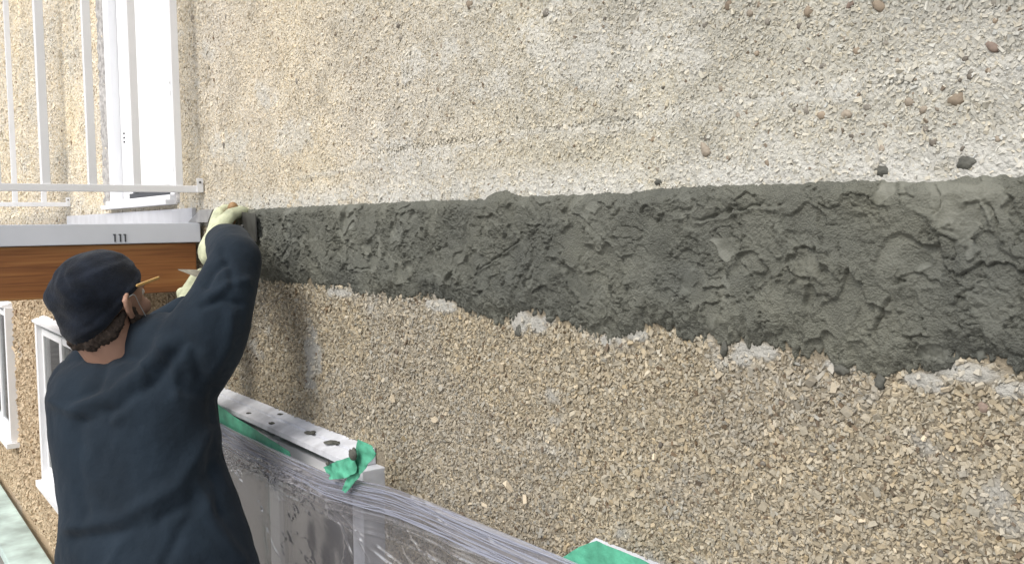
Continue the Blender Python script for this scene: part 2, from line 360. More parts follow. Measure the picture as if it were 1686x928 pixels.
# fine grid for the nearer stretch
FX0, FX1, FZ0, FZ1 = -2.70, 0.25, .55, 2.75
st = .0036
gx = np.arange(FX0, FX1+st/2, st); gz = np.arange(FZ0, FZ1+st/2, st); FX1 = gx[-1]; FZ1 = gz[-1]
GX, GZ = np.meshgrid(gx, gz)
rel = (fbm(GX*7, GZ*7, 4, 81)-.5)*.010*sst(0, .45, GX-FX0)*sst(0, .1, FX1-GX)*sst(0, .1, GZ-FZ0)*sst(0, .1, FZ1-GZ)
sm_ = smear(GX, GZ)
grv = np.zeros_like(GX)
for pl in ([(620, 250), (700, 240), (800, 226)], [(940, 208), (980, 202), (1050, 197)], [(1420, 150), (1440, 141), (1500, 132)]):
    q = [W(*p) for p in pl]
    for A, B in zip(q[:-1], q[1:]):
        dx, dz = B[0]-A[0], B[2]-A[2]; t = np.clip(((GX-A[0])*dx+(GZ-A[2])*dz)/(dx*dx+dz*dz), 0, 1)
        grv = np.maximum(grv, np.exp(-((np.hypot(GX-A[0]-t*dx, GZ-A[2]-t*dz))/.0035)**2))
H = rel - grv*.0028 + sm_*.0022 + (fbm(GX*90, GZ*90, 2, 83)-.5)*.0016
V = np.stack([GX, -H, GZ], -1).reshape(-1, 3)
nx, nz = len(gx), len(gz)
idx = np.arange(nx*nz).reshape(nz, nx)
F = np.stack([idx[:-1, :-1], idx[:-1, 1:], idx[1:, 1:], idx[1:, :-1]], -1).reshape(-1, 4)
cx = V[F, 0].mean(1); cz = V[F, 2].mean(1)
F = F[~inrect(cx, cz, openings)]
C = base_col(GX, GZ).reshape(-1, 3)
# coarse surround
xs = sorted(set([-12, -9, -7.5, -6.5] + list(np.arange(-6, FX0, .1)) + [FX0, FX1, 2.5] + [v for r in openings for v in r[:2] if v < FX0 or v > FX1]))
zs = sorted(set([0, FZ0, FZ1, 3.2, 6] + list(np.arange(.6, 3, .1)) + [v for r in openings for v in r[2:]]))
CV, CF = [], []
for a, b_ in zip(xs[:-1], xs[1:]):
    for c, d in zip(zs[:-1], zs[1:]):
        mx_, mz_ = (a+b_)/2, (c+d)/2
        if FX0 < mx_ < FX1 and FZ0 < mz_ < FZ1: continue
        if inrect(np.array([mx_]), np.array([mz_]), openings)[0]: continue
        k = len(CV); CV += [(a, 0, c), (b_, 0, c), (b_, 0, d), (a, 0, d)]; CF.append((k, k+1, k+2, k+3))
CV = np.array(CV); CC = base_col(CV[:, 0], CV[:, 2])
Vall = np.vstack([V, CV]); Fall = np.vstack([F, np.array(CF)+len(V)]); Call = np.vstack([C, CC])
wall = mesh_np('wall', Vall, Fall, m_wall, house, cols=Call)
boxes('wall_core', [(-12, 2.5, .30, .5, 0, 6)], m_curt, house, bevel=0)

# ------------------------------------------------------------------ stone chips
def wall_rel(X, Z):
    r = (fbm(X*7, Z*7, 4, 81)-.5)*.010*sst(0, .45, X-FX0)*sst(0, .1, FX1-X)*sst(0, .1, Z-FZ0)*sst(0, .1, FZ1-Z)
    return r + smear(X, Z)*.0022
def chips(X, Z, size, lift, colr):
    n = len(X)
    c = np.array([[sx, sy, sz] for sx in (-1, 1) for sy in (-1, 1) for sz in (-1, 1)], float)/2
    L = size*rng.uniform(.7, 1.75, n); Wd = L*rng.uniform(.32, .75, n); T = L*rng.uniform(.25, .5, n)
    v = c[None]*np.stack([L, Wd, T], -1)[:, None, :]
    v = v*(1+rng.uniform(-.55, .15, v.shape))
    ang = rng.uniform(0, 2*np.pi, n); t1 = rng.normal(0, .5, n); t2 = rng.normal(0, .5, n)
    # local axes: length in the wall plane (X,Z), thickness along -Y, then tilt
    u = np.stack([np.cos(ang), np.sin(t1)*.9, np.sin(ang)], -1); u /= np.linalg.norm(u, axis=1)[:, None]
    nrm = np.stack([np.sin(t2)*.8, -np.ones(n), np.sin(t1)*.5+rng.normal(0, .25, n)], -1)
    nrm -= u*(nrm*u).sum(1)[:, None]; nrm /= np.linalg.norm(nrm, axis=1)[:, None]
    w_ = np.cross(nrm, u)
    pts = v[..., :1]*u[:, None] + v[..., 1:2]*w_[:, None] + v[..., 2:]*nrm[:, None]
    cen = np.stack([X, -(wall_rel(X, Z)+lift*T), Z], -1)
    pts += cen[:, None]
    f = np.array([(0, 1, 3, 2), (4, 6, 7, 5), (0, 4, 5, 1), (2, 3, 7, 6), (0, 2, 6, 4), (1, 5, 7, 3)])
    Fc = (np.arange(n)[:, None, None]*8 + f[None]).reshape(-1, 4)
    return pts.reshape(-1, 3), Fc, np.repeat(colr, 8, axis=0)
def scatter(x0, x1, z0, z1, sp):
    a = np.arange(x0, x1, sp); b_ = np.arange(z0, z1, sp); X, Z = np.meshgrid(a, b_); X = X.ravel(); Z = Z.ravel()
    X = X+rng.uniform(-.6, .6, len(X))*sp; Z = Z+rng.uniform(-.6, .6, len(Z))*sp
    return X, Z
def wedge(X, Z, m=.22):   # stretch of wall worth covering in chips (camera's view plus room to step aside)
    q = np.stack([X, 0*X, Z], -1); px, py = project(q); d = (q-CAM)@fwd
    return (d > .05) & (px > -1686*m) & (px < 1686*(1+m)) & (py > -928*m) & (py < 928*(1+m))
parts_up, parts_lo = [], []
for (x0, x1, sp, sz) in ((-.8, .25, .0031, .0043), (-1.35, -.8, .0035, .0047), (-2.3, -1.35, .0043, .0056), (-3.2, -2.3, .0070, .0078), (-5.2, -3.2, .011, .011), (-8.5, -5.2, .018, .016)):
    X, Z = scatter(x0, x1, .2, 3.4, sp)
    k = wedge(X, Z) & ~inrect(X, Z, solids) & (band_sd(X, Z) < np.where(X > XL, .004, 9)); X, Z = X[k], Z[k]
    s = smear(X, Z); lo = zone(X, Z) > .5; s = np.minimum(s, 1)
    keep = rng.uniform(0, 1, len(X)) > np.where(lo, s*.93, .10+s*.62); X, Z, s, lo = X[keep], Z[keep], s[keep], lo[keep]
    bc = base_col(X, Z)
    nv = rng.normal(0, 1, (len(X), 1)); hue = rng.normal(0, 1, (len(X), 1))
    clo = np.array([.362, .320, .242])*(1+.15*nv)*(1+hue*np.array([.03, 0, -.05]))
    grey = (fbm(X*3.5, Z*3.5, 3, 91)[:, None] > .56); clo = np.where(grey, clo*np.array([.92, .94, .99]), clo)
    clo = clo*(1-s[:, None]*.5)+SMC*s[:, None]*.5
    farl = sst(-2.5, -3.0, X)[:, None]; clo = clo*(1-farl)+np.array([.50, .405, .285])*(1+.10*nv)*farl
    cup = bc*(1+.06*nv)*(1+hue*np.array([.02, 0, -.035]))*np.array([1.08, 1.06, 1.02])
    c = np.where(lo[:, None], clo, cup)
    dk = rng.uniform(0, 1, len(X)) < np.where(lo, .03, .012); c[dk] = c[dk]*np.array([.42, .36, .32])
    for flag, lst, lift in ((~lo, parts_up, .02), (lo, parts_lo, .30)):
        ix = np.where(flag)[0]
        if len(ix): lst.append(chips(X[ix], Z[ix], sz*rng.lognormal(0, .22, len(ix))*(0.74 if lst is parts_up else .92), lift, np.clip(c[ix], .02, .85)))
for nm, lst, lb in (('stone_chips', parts_up, 'pale cement-bound stone chips above the mortar band'), ('stone_chips', parts_lo, 'loose-set tan stone chips below the mortar band')):
    V_, F_, C_, off = [], [], [], 0
    for v, f, c in lst: V_.append(v); F_.append(f+off); C_.append(c); off += len(v)
    o = mesh_np(nm, np.vstack(V_), np.vstack(F_), m_chip, wall, cols=np.vstack(C_)); tag(o, lb, kind='stuff'); print(nm, off//8)

# bigger round pebbles and broken flakes
ico = bmesh.new(); bmesh.ops.create_icosphere(ico, subdivisions=2, radius=1); icV = np.array([v.co[:] for v in ico.verts]); icF = np.array([[v.index for v in f.verts] for f in ico.faces]); ico.free()
def pebbles(L):
    V_, F_, C_ = [], [], []
    for i, (x, z, r, c, ang, asp, lift) in enumerate(L):
        v = icV*np.array([r*asp, r*.55, r*.9])*(1+.16*(rng.uniform(-1, 1, (len(icV), 1))))
        v = v*(1+.22*np.sin(icV@rng.normal(0, 1.6, 3))[:, None])
        ca, sa = math.cos(ang), math.sin(ang); v = np.stack([v[:, 0]*ca-v[:, 2]*sa, v[:, 1], v[:, 0]*sa+v[:, 2]*ca], -1)
        y = float(wall_rel(np.array([x]), np.array([z]))[0])
        V_.append(v+np.array([x, -y-r*lift, z])); F_.append(icF+i*len(icV)); C_.append(np.repeat([c], len(icV), 0))
    return np.vstack(V_), np.vstack(F_), np.vstack(C_)
BR = [(.20, .16, .12), (.245, .20, .15), (.19, .175, .15), (.29, .25, .20), (.215, .165, .135), (.14, .125, .105)]
known = [(1196, 10, 9, 0), (1232, 20, 8, 3), (1247, 8, 7, 1), (1327, 18, 12, 1), (1313, 42, 7, 5), (1397, 8, 8, 4), (1447, 10, 11, 1), (1160, 40, 7, 2), (1226, 63, 5, 5), (1260, 37, 7, 2), (1287, 87, 5, 5), (1388, 64, 6, 3), (1411, 82, 9, 1), (1434, 66, 5, 5), (1324, 100, 7, 2), (1352, 108, 6, 2), (1297, 120, 4, 5), (1636, 80, 11, 4), (1566, 14, 6, 5), (1640, 5, 8, 2), (1328, 184, 7, 2), (1309, 181, 5, 5), (1353, 190, 9, 1), (1395, 188, 10, 3), (1430, 178, 7, 2), (1498, 167, 9, 3), (1524, 180, 9, 3), (1577, 162, 14, 1), (1535, 153, 7, 2), (1540, 234, 8, 5), (1525, 213, 6, 2), (1455, 243, 7, 3), (1161, 247, 12, 3), (1200, 262, 6, 1), (900, 22, 8, 2), (773, 7, 9, 1), (655, 42, 5, 5), (657, 64, 5, 2), (750, 60, 4, 5), (490, 133, 6, 2), (590, 82, 5, 5), (655, 138, 5, 2), (768, 115, 4, 5), (705, 165, 5, 2), (673, 192, 4, 5), (615, 229, 5, 2), (370, 240, 6, 2), (318, 30, 7, 3), (372, 28, 5, 2), (448, 55, 5, 1), (1540, 778, 8, 2), (1290, 720, 8, 1), (1340, 745, 9, 2), (870, 690, 7, 1), (725, 567, 5, 5), (690, 690, 6, 1), (960, 690, 5, 3), (1365, 628, 6, 1), (1620, 670, 13, 4), (1395, 590, 6, 2), (940, 20, 5, 2), (1050, 30, 5, 3), (1100, 60, 4, 1), (1480, 100, 5, 3), (1600, 120, 5, 2), (1660, 60, 6, 3)]
L = []
for px, py, r, ci in known:
    q = W(px, py); d = (q-CAM)@fwd; L.append((q[0], q[2], r*.92*d/FPX, np.array(BR[ci])*random.uniform(.9, 1.2), random.uniform(0, 6), random.uniform(.8, 1.3), -.12))
for i in range(330):
    px, py = random.uniform(-60, 1686), random.uniform(0, 928); q = W(px, py)
    if q[0] < -5.5 or inrect(np.array([q[0]]), np.array([q[2]]), solids)[0] or (band_sd(q[0], q[2]) > -.01 and q[0] > XL): continue
    up_ = q[2] > 1.85
    L.append((q[0], q[2], random.uniform(.0018, .0036)*(1.3 if q[0] < -2.6 else 1), np.array(random.choice(BR[:4]+BR[5:]))*random.uniform(.8, 1.3), random.uniform(0, 6), random.uniform(.7, 1.4), .0 if up_ else .5))
v, f, c = pebbles(L); o = mesh_np('river_pebbles', v, f, m_peb, wall, cols=c, smooth=True); tag(o, 'round brown and rust pebbles stuck in the wall', kind='stuff')
# large flakes of broken stone low on the wall
fl = [(830, 605, 17), (845, 800, 24), (870, 820, 20), (800, 830, 18), (1395, 908, 26), (1425, 905, 24), (1475, 905, 14), (1425, 855, 20), (1290, 790, 16), (1300, 830, 16), (1275, 700, 18), (1320, 705, 18), (1520, 895, 18), (1545, 775, 14), (650, 655, 15), (640, 670, 12), (750, 520, 18), (770, 530, 16), (1560, 640, 18), (1180, 610, 12), (1240, 815, 14), (720, 690, 14), (735, 680, 12), (1525, 720, 12), (905, 725, 12), (1080, 750, 12)]
vv, ff, cc, off = [], [], [], 0
for px, py, r in fl:
    q = W(px, py); d = (q-CAM)@fwd
    v, f, c = chips(np.array([q[0]]), np.array([q[2]]), np.array([r*.72*d/FPX]), .55, np.array([[.60, .52, .39]])*random.uniform(.75, 1.15)); vv.append(v); ff.append(f+off); cc.append(c); off += 8
o = mesh_np('stone_flakes', np.vstack(vv), np.vstack(ff), m_chip, wall, cols=np.vstack(cc)); tag(o, 'larger pale broken stone flakes low on the wall', kind='stuff')

# ------------------------------------------------------------------ fresh mortar band
st = .00115
gx = np.arange(XL-.10, .25, st); gz = np.arange(min(bz)-.03, max(tz)+.025, st)
GX, GZ = np.meshgrid(gx, gz)
rg = np.random.default_rng(12)
Hm = .013 + (fbm(GX*16, GZ*16, 4, 5)-.5)*.016
cr_ = fbm(GX*190, GZ*190, 4, 9, .75); cr2 = np.abs(fbm(GX*60, GZ*70, 4, 13)-.5)
Hm += (cr_-.5)*.0060*(.4+1.2*sst(.35, .65, fbm(GX*18, GZ*18, 3, 19))) - np.exp(-(cr2/.03)**2)*.0036*sst(.4, .6, fbm(GX*22, GZ*22, 2, 15))
SMo = np.zeros_like(GX)
x_lo, x_hi = XL-.05, .25; zc_lo, zc_hi = min(bz), max(tz)
for i in range(330):
    cx_ = rg.uniform(x_lo, x_hi); zt, zb = np.interp(cx_, tx, tz), np.interp(cx_, bx_, bz); cz_ = rg.uniform(zb-.005, zt+.005)
    a_ = rg.uniform(.014, .045) if i < 240 else rg.uniform(.008, .02); b2 = a_*rg.uniform(.35, .8); th = rg.normal(.5, .9)
    i0, i1 = np.searchsorted(gx, [cx_-a_*1.4, cx_+a_*1.4]); j0, j1 = np.searchsorted(gz, [cz_-a_*1.4, cz_+a_*1.4])
    if i1-i0 < 4 or j1-j0 < 4: continue
    X = GX[j0:j1, i0:i1]-cx_; Z = GZ[j0:j1, i0:i1]-cz_
    X = X+(vnoise(GX[j0:j1, i0:i1]*55, GZ[j0:j1, i0:i1]*55, i)-.5)*.022; Z = Z+(vnoise(GX[j0:j1, i0:i1]*55+9, GZ[j0:j1, i0:i1]*55, i+500)-.5)*.022
    u = X*math.cos(th)+Z*math.sin(th); v = -X*math.sin(th)+Z*math.cos(th)
    rr = (u/a_)**2+(v/b2)**2
    sub = Hm[j0:j1, i0:i1]; base = float(np.median(sub[rr < 1])) if (rr < 1).any() else .013
    plane = base*.55+.013*.45 - rg.uniform(.0, .004) + u/a_*rg.uniform(-.004, .004) + v/b2*rg.uniform(-.004, .004)
    m = sst(1.0, rg.choice([.88, .7, .4]), rr)*rg.choice([1, .8, .5])
    ridge = np.exp(-((rr-1.02)/.13)**2)*sst(-.3, .7, v/b2*rg.choice([-1, 1]))*rg.uniform(.0015, .0055)
    ridge *= sst(.3, .6, vnoise(GX[j0:j1, i0:i1]*160, GZ[j0:j1, i0:i1]*160, i+77))
    fine = (cr_[j0:j1, i0:i1]-.5)*.0006
    Hm[j0:j1, i0:i1] = sub*(1-m)+(plane+fine)*m + ridge
    SMo[j0:j1, i0:i1] = SMo[j0:j1, i0:i1]*(1-m)+m*rg.choice([1., 1., .5, .15])
# smooth areas drift back to a granular skin in places
gran = sst(.36, .56, fbm(GX*10, GZ*10, 3, 33)); Hm += (cr_-.5)*.0050*gran*(SMo); SMo *= (1-.75*gran)
# lips where one pass of the trowel overlaps the last
for i in range(210):
    cx_ = rg.uniform(x_lo, x_hi); zt, zb = np.interp(cx_, tx, tz), np.interp(cx_, bx_, bz); cz_ = rg.uniform(zb, zt)
    Rr = rg.uniform(.008, .05); th = rg.choice([-math.pi/2, math.pi/2, 0, math.pi], p=[.2, .5, .15, .15])+rg.normal(0, .5); span = rg.uniform(.35, 1.1)
    ex2 = Rr*1.3+.03
    i0, i1 = np.searchsorted(gx, [cx_-ex2, cx_+ex2]); j0, j1 = np.searchsorted(gz, [cz_-ex2, cz_+ex2])
    if i1-i0 < 5 or j1-j0 < 5: continue
    xx, zz = GX[j0:j1, i0:i1], GZ[j0:j1, i0:i1]
    nn = (fbm(xx*70, zz*70, 3, i+900)-.5)
    rr = np.hypot(xx-cx_, zz-cz_); dd = rr-Rr+nn*.020; an = np.abs((np.arctan2(zz-cz_, xx-cx_)-th+np.pi) % (2*np.pi)-np.pi)
    win = sst(span, span*.5, an)*sst(.25, .5, fbm(xx*30, zz*30, 2, i+950)+.12)
    A = rg.uniform(.0018, .0050)
    Hm[j0:j1, i0:i1] += win*A*(sst(-.0004, .0012, dd)*np.exp(-np.maximum(dd, 0)/rg.uniform(.005, .014))) - win*A*.5*np.exp(-((dd+.0012)/.0013)**2)
# trowel cuts and cracks
cuts = [((600, 345), (577, 385)), ((430, 340), (450, 400)), ((578, 420), (575, 475)), ((880, 522), (975, 525)), ((665, 470), (695, 466)), ((545, 400), (565, 392)), ((682, 385), (680, 420)), ((575, 445), (620, 440)), ((1478, 470), (1500, 462)), ((1500, 462), (1530, 466)), ((1640, 350), (1662, 390)), ((1470, 500), (1452, 545)), ((785, 455), (862, 398)), ((1165, 362), (1210, 346)), ((1210, 346), (1290, 340)), ((470, 400), (475, 440))]
for (p, q) in cuts:
    A = W(*p); B = W(*q); ax, az, bx2, bz2 = A[0], A[2], B[0], B[2]; dx, dz = bx2-ax, bz2-az; LL = dx*dx+dz*dz
    wob = (fbm(GX*60, GZ*60, 3, 44)-.5)*.022
    t = np.clip(((GX-ax)*dx+(GZ-az)*dz)/LL, 0, 1); dd = ((GX-ax-t*dx)*dz-(GZ-az-t*dz)*dx)/math.sqrt(LL)+wob*.5
    ds = np.hypot(GX-ax-t*dx, GZ-az-t*dz); msk = (ds < .012)
    brk = sst(.35, .5, fbm(GX*50, GZ*50, 2, 45)); Hm -= msk*brk*np.exp(-(dd/.0016)**2)*np.exp(-(ds/.009)**2)*.005; Hm += msk*brk*np.exp(-((dd-.0038)/.0026)**2)*np.exp(-(ds/.009)**2)*.003
# edges
sd_ = band_sd(GX, GZ); top_side = (np.interp(GX, tx, tz)-GZ) < (GZ-np.interp(GX, bx_, bz))
rag = np.where(top_side, (fbm(GX*120, GZ*120, 3, 51)-.5)*.005+(fbm(GX*30, GZ*10, 2, 53)-.5)*.004*sst(-1.9, -1.2, GX), (fbm(GX*130, GZ*60, 4, 52, .65)-.5)*.034+(fbm(GX*34, GZ*16, 3, 54)-.5)*.026)
e = sd_+rag - .001
e = np.minimum(e, (GX-XL)+.01+(fbm(GX*30, GZ*30, 3, 55)-.5)*.05)
k = sst(-.001, .006, e)
Hm = Hm*np.where(top_side, .35+.65*sst(0, .02, e), .22+.78*sst(0, .035, e))
Hf = Hm*k - .010*(1-k) + np.where(k > .5, 0, 0)
Hf += (fbm(GX*7, GZ*7, 4, 81)-.5)*.010*(1-0*k)
V = np.stack([GX, -Hf, GZ], -1).reshape(-1, 3)
nx, nz = len(gx), len(gz); idx = np.arange(nx*nz).reshape(nz, nx)
F = np.stack([idx[:-1, :-1], idx[:-1, 1:], idx[1:, 1:], idx[1:, :-1]], -1).reshape(-1, 4)
F = F[(k.ravel()[F] > 0.001).any(1)]
tone = fbm(GX*8, GZ*12, 3, 66)[..., None]-.5
Cm = np.array([.122, .126, .107])*(1+.45*tone)*(1+tone*np.array([.08, .04, -.06]))*(1+.14*SMo[..., None])*(1+.25*(fbm(GX*70, GZ*70, 3, 67)[..., None]-.5))
mort = mesh_np('mortar_band', V, F, m_mort, None, cols=Cm.reshape(-1, 3), smooth=True, attrs={'smooth': SMo.ravel()})
tag(mort, 'dark grey band of freshly trowelled wet mortar running along the wall', 'mortar')

def blob(px, py, r, label, group, y=0.0, asp=1.3, ang=0, parent=None, off=.4, name='mortar_lump'):
    q = W(px, py, y); d = (q-CAM)@fwd; R = r*d/FPX
    bm = bmesh.new(); bmesh.ops.create_icosphere(bm, subdivisions=3, radius=1)
    s = random.uniform(0, 50)
    for v in bm.verts:
        c = v.co.copy(); k = 1+.5*(float(fbm(np.array([c.x*1.6+s]), np.array([c.z*1.6+c.y]), 3, 5)[0])-.5)*2
        a, b_ = c.x*R*asp*k, c.z*R*k
        v.co = (q[0]+a*math.cos(ang)-b_*math.sin(ang), q[1]-R*off+c.y*R*.6*k, q[2]+a*math.sin(ang)+b_*math.cos(ang))
    o = link(name, bm, m_blob, parent, smooth=True); tag(o, label, 'mortar', group); return o
G1 = 'mortar splashes on the wall above the band'
blob(1595, 268, 12, 'round dark mortar splash on the pale wall above the right end of the band', G1)
blob(1456, 282, 11, 'dark mortar splash touching the band top beside a cream stone', G1)
blob(1085, 300, 6, 'small dark mortar splash just above the middle of the band', G1)
blob(1194, 574, 7, 'dark mortar drip hanging from the band lower edge left of a white patch', 'mortar drips under the band', ang=1.3, asp=1.8)
blob(1452, 626, 10, 'thick dark mortar drip at the lowest point of the band', 'mortar drips under the band', ang=1.4, asp=1.3)
blob(1388, 608, 9, 'rounded dark mortar drip on a pale patch left of the lowest point', 'mortar drips under the band', asp=1.5)
blob(857, 545, 8, 'square dark mortar drip on the pale stones under the long trowel cut', 'mortar drips under the band', ang=1.5, asp=1.4)

# ------------------------------------------------------------------ windows (parts of the house)
def window(i, x0, x1, lab, detail=True):
    z0, z1 = WZ0, WZ1; y0 = -HB
    t = .045
    wv = boxes('window', [(x0, x0+t, y0, .03, z0+.03, z1-.027), (x1-t, x1, y0, .03, z0+.03, z1-.027), (x0+t, x1-t, .002, .03, z1-.052, z1-.0262), (x0+t, x1-t, y0, .03, z0+.03, z0+.03+t)], m_trim if i in (0, 3) else m_white, house, bevel=.002)
    tag(wv, lab)
    bm = bmesh.new(); prof = [(-.0012, .004), (-.022, -.004), (-.0225, -.009), (-.030, -.010), (-.0305, -.007), (-.056, -.0155), (-.056, -.026), (-.0012, -.026)]
    A = [bm.verts.new((x0-.002, p[0], z1+p[1])) for p in prof]; B = [bm.verts.new((x1-.030, p[0], z1+p[1])) for p in prof]
    bm.faces.new(A); bm.faces.new(B[::-1])
    for q in range(8): bm.faces.new((A[q], A[(q+1) % 8], B[(q+1) % 8], B[q]))
    link('head_trim', bm, m_trim if i in (0, 3) else m_white, wv)
    boxes('sill', [(x0-.018, x1+.018, y0-.025, -.0012, z0, z0+.0298)], m_white, wv)
    xm = x0+(x1-x0)*.52
    boxes('sash', [(xm-.028, xm+.028, -.026, .02, z0+.03+t+.0005, z1-.012-t-.0005),
                   (x0+t+.0005, x0+t+.03, -.022, .02, z0+.076, z1-.058), (x1-t-.03, x1-t-.0005, -.022, .02, z0+.076, z1-.058),
                   (x0+t+.031, xm-.029, -.022, .02, z1-.088, z1-.058), (xm+.029, x1-t-.031, -.022, .02, z1-.088, z1-.058),
                   (x0+t+.031, xm-.029, -.022, .02, z0+.076, z0+.106), (xm+.029, x1-t-.031, -.022, .02, z0+.076, z0+.106)], m_white, wv)
    boxes('pane', [(x0+t+.025, xm-.02, -.016, -.012, z0+.09, z1-.053)], m_glass, wv, bevel=0)
    boxes('pane', [(xm+.02, x1-t-.025, -.016, -.012, z0+.09, z1-.053)], m_glass, wv, bevel=0)
    boxes('blind', [(x0+t+.002, xm, .032, .036, z0+.04, z1-.03)], m_blind, wv, bevel=0)
    boxes('room_shade', [(xm, x1-t-.002, .044, .048, z0+.04, z1-.03)], m_shade, wv, bevel=0)
window(0, *wins[0], 'white box window under clear plastic beside the workman')
window(1, *wins[1], 'uncovered white box window behind the workman')
window(2, *wins[2], 'farthest white window at the left edge')
window(3, *wins[3], 'white box window under plastic at the bottom of the wall')

# ------------------------------------------------------------------ door
door = boxes('door', [(DX0+.075, DX1-.045, .022, .06, DZ0+.03, DZ1-.05)], m_door, house, bevel=.002); tag(door, 'closed white door opening onto the balcony')
boxes('door_frame', [(DX0, DX0+.07, -.006, .07, DZ0+.0255, DZ1), (DX1-.04, DX1, -.006, .07, DZ0+.0255, DZ1), (DX0+.07, DX1-.04, -.006, .07, DZ1-.045, DZ1)], m_white, door, bevel=.002)
boxes('door_stop', [(DX0+.25, DX0+.285, .008, .0215, DZ0+.035, DZ1-.06)], m_fascia, door)
boxes('panel_moulding', [(DX0+.11, DX0+.235, .014, .0215, DZ0+.031, DZ1-.2), (DX0+.32, DX1-.09, .014, .0215, DZ0+.055, DZ1-.2)], m_door, door, bevel=.004)
boxes('threshold', [(DX0-.02, DX1+.01, -.035, .06, DZ0-.004, DZ0+.010), (DX0-.005, DX1+.002, -.02, .06, DZ0+.0105, DZ0+.025)], m_white, door, bevel=.002)
boxes('weather_strip', [(DX0+.26, DX1-.05, -.004, .0215, DZ0+.027, DZ0+.043), (DX0+.26, DX1-.05, -.008, .0215, DZ0+.049, DZ0+.052)], m_dark, door, bevel=0)
bm = bmesh.new()
for dz in (0, .014, .028):
    q = W(205, 234, -.007); box(bm, q[0]-.004, q[0]+.004, -.0095, -.006, q[2]+dz-.003, q[2]+dz+.003)
link('door_catch', bm, m_dark, door)
# rough reveal strips round the door
def rough_strip(name, x0, x1, z0, z1, lab=None):
    nx, nz = max(6, int((x1-x0)/.004)), int((z1-z0)/.006)
    X, Z = np.meshgrid(np.linspace(x0, x1, nx), np.linspace(z0, z1, nz))
    Hh = .006+(fbm(X*60, Z*60, 3, 3)-.5)*.012; Hh[:, 0] = -.004; Hh[:, -1] = -.004
    X = X+(fbm(X*30, Z*30, 3, 4)-.5)*.012
    idx = np.arange(nx*nz).reshape(nz, nx); F = np.stack([idx[:-1, :-1], idx[:-1, 1:], idx[1:, 1:], idx[1:, :-1]], -1).reshape(-1, 4)
    o = mesh_np(name, np.stack([X, -Hh, Z], -1).reshape(-1, 3), F, m_seal, door, smooth=True); return o
rough_strip('rough_sealant', DX1+.001, DX1+.04, DZ0, DZ1)
rough_strip('rough_sealant', DX0-.10, DX0-.001, DZ0, DZ1)

# ------------------------------------------------------------------ balcony
XF = W(337, 400)[0]; XB = W(115, 330)[0]; YO = -1.30
zf1 = WX(300, 367, XF)[2]; zf0 = WX(300, 399, XF)[2]; zb0 = WX(300, 480, XF)[2]
print('balcony', XF, XB, zf1, zf0, zb0)
bal = thing('balcony', 'small white-railed balcony on a stained wooden beam under the white door', 'balcony')
boxes('beam', [(XF-.042, XF-.004, YO+.02, -.022, zb0, zf0-.002)], m_wood, bal, bevel=.003)
boxes('beam', [(XB, XB+.04, YO+.02, -.012, zb0, zf0-.002)], m_wood, bal, bevel=.003)
boxes('beam', [(XB+.042, XF-.044, YO+.02, YO+.06, zb0, zf0-.002)], m_wood, bal, bevel=.003)
fas = boxes('fascia', [(XF-.02, XF+.006, YO, -.012, zf0, zf1), (XB-.01, XF-.021, YO, YO+.02, zf0, zf1), (XB-.012, XB+.01, YO+.021, -.012, zf0, zf1)], m_fascia, bal, bevel=.002)
boxes('deck_board', [(XB+.011, XF-.0215, YO+.022, -.013, zf1-.03, zf1-.006)], m_flash, bal)
boxes('joist', [(x, x+.038, YO+.062, -.03, zb0+.02, zf1-.032) for x in np.arange(XB+.3, XF-.15, .35)], m_joist, bal)
# stamped marks on the fascia
bm = bmesh.new()
for px in (189, 198, 206):
    a = WX(px, 387, XF+.006); c = WX(px+.5, 398, XF+.006)
    box(bm, XF+.0062, XF+.0075, a[1]-.0017, a[1]+.0017, c[2], a[2]); box(bm, XF+.0062, XF+.0078, a[1]-.0042, a[1]+.0020, a[2]+.0002, a[2]+.0028)
link('stamped_mark', bm, m_dark, fas)
# wall flashing along the deck
zt = W(250, 347)[2]
fl_ = boxes('wall_flashing', [(XB, XF-.05, -.016, -.004, zf1-.02, zt)], m_flash, bal, bevel=.002)
bm = bmesh.new()
a = W(312, 366, -.014); b_ = W(331, 345, -.014); c = W(352, 345, -.014); d = W(344, 366, -.014)
v1 = [bm.verts.new((p[0], -.018, p[2])) for p in (a, b_, c, d)]; v2 = [bm.verts.new((p[0], -.004, p[2])) for p in (a, b_, c, d)]
bm.faces.new(v1); bm.faces.new(v2[::-1])
for i in range(4): bm.faces.new((v1[i], v1[(i+1) % 4], v2[(i+1) % 4], v2[i]))
link('flashing_fold', bm, mat('grey_fold', (.30, .30, .30), .8, var=.2, vscale=40), fl_)
def rail(XR, zr0, zr1, name_lab, first_y, seed):
    r = boxes('railing', [(XR-.012, XR+.012, YO+.04, -.004, zr0, zr1)], m_white, bal, bevel=.0015); boxes('top_rail', [(XR-.014, XR+.014, YO+.04, -.004, zr1+.95, zr1+.98)], m_white, r); tag(r, name_lab)
    y = first_y
    while y > YO+.06:
        boxes('baluster', [(XR-.0095, XR+.0095, y-.0095, y+.0095, zr1, zr1+.95)], m_white, r, bevel=.001); y -= .106
    br = boxes('bracket', [(XR+.0125, XR+.0155, -.020, -.003, zr0+.0005, zr1+.020)], m_white, r, bevel=.0008)
    bm = bmesh.new(); bmesh.ops.create_cone(bm, cap_ends=True, segments=12, radius1=.0032, radius2=.0025, depth=.002, matrix=Matrix.Translation((XR+.0166, -.0115, zr1+.009))@Matrix.Rotation(math.pi/2, 4, 'Y')); link('screw', bm, m_darksteel, br)
    boxes('post', [(XR-.02, XR+.02, YO+.02, YO+.0395, zf1, zr1+1.0)], m_white, r)
zr0 = WX(320, 317, XF)[2]; zr1 = WX(320, 306, XF)[2]
fy = WX(292, 250, XF)[1]
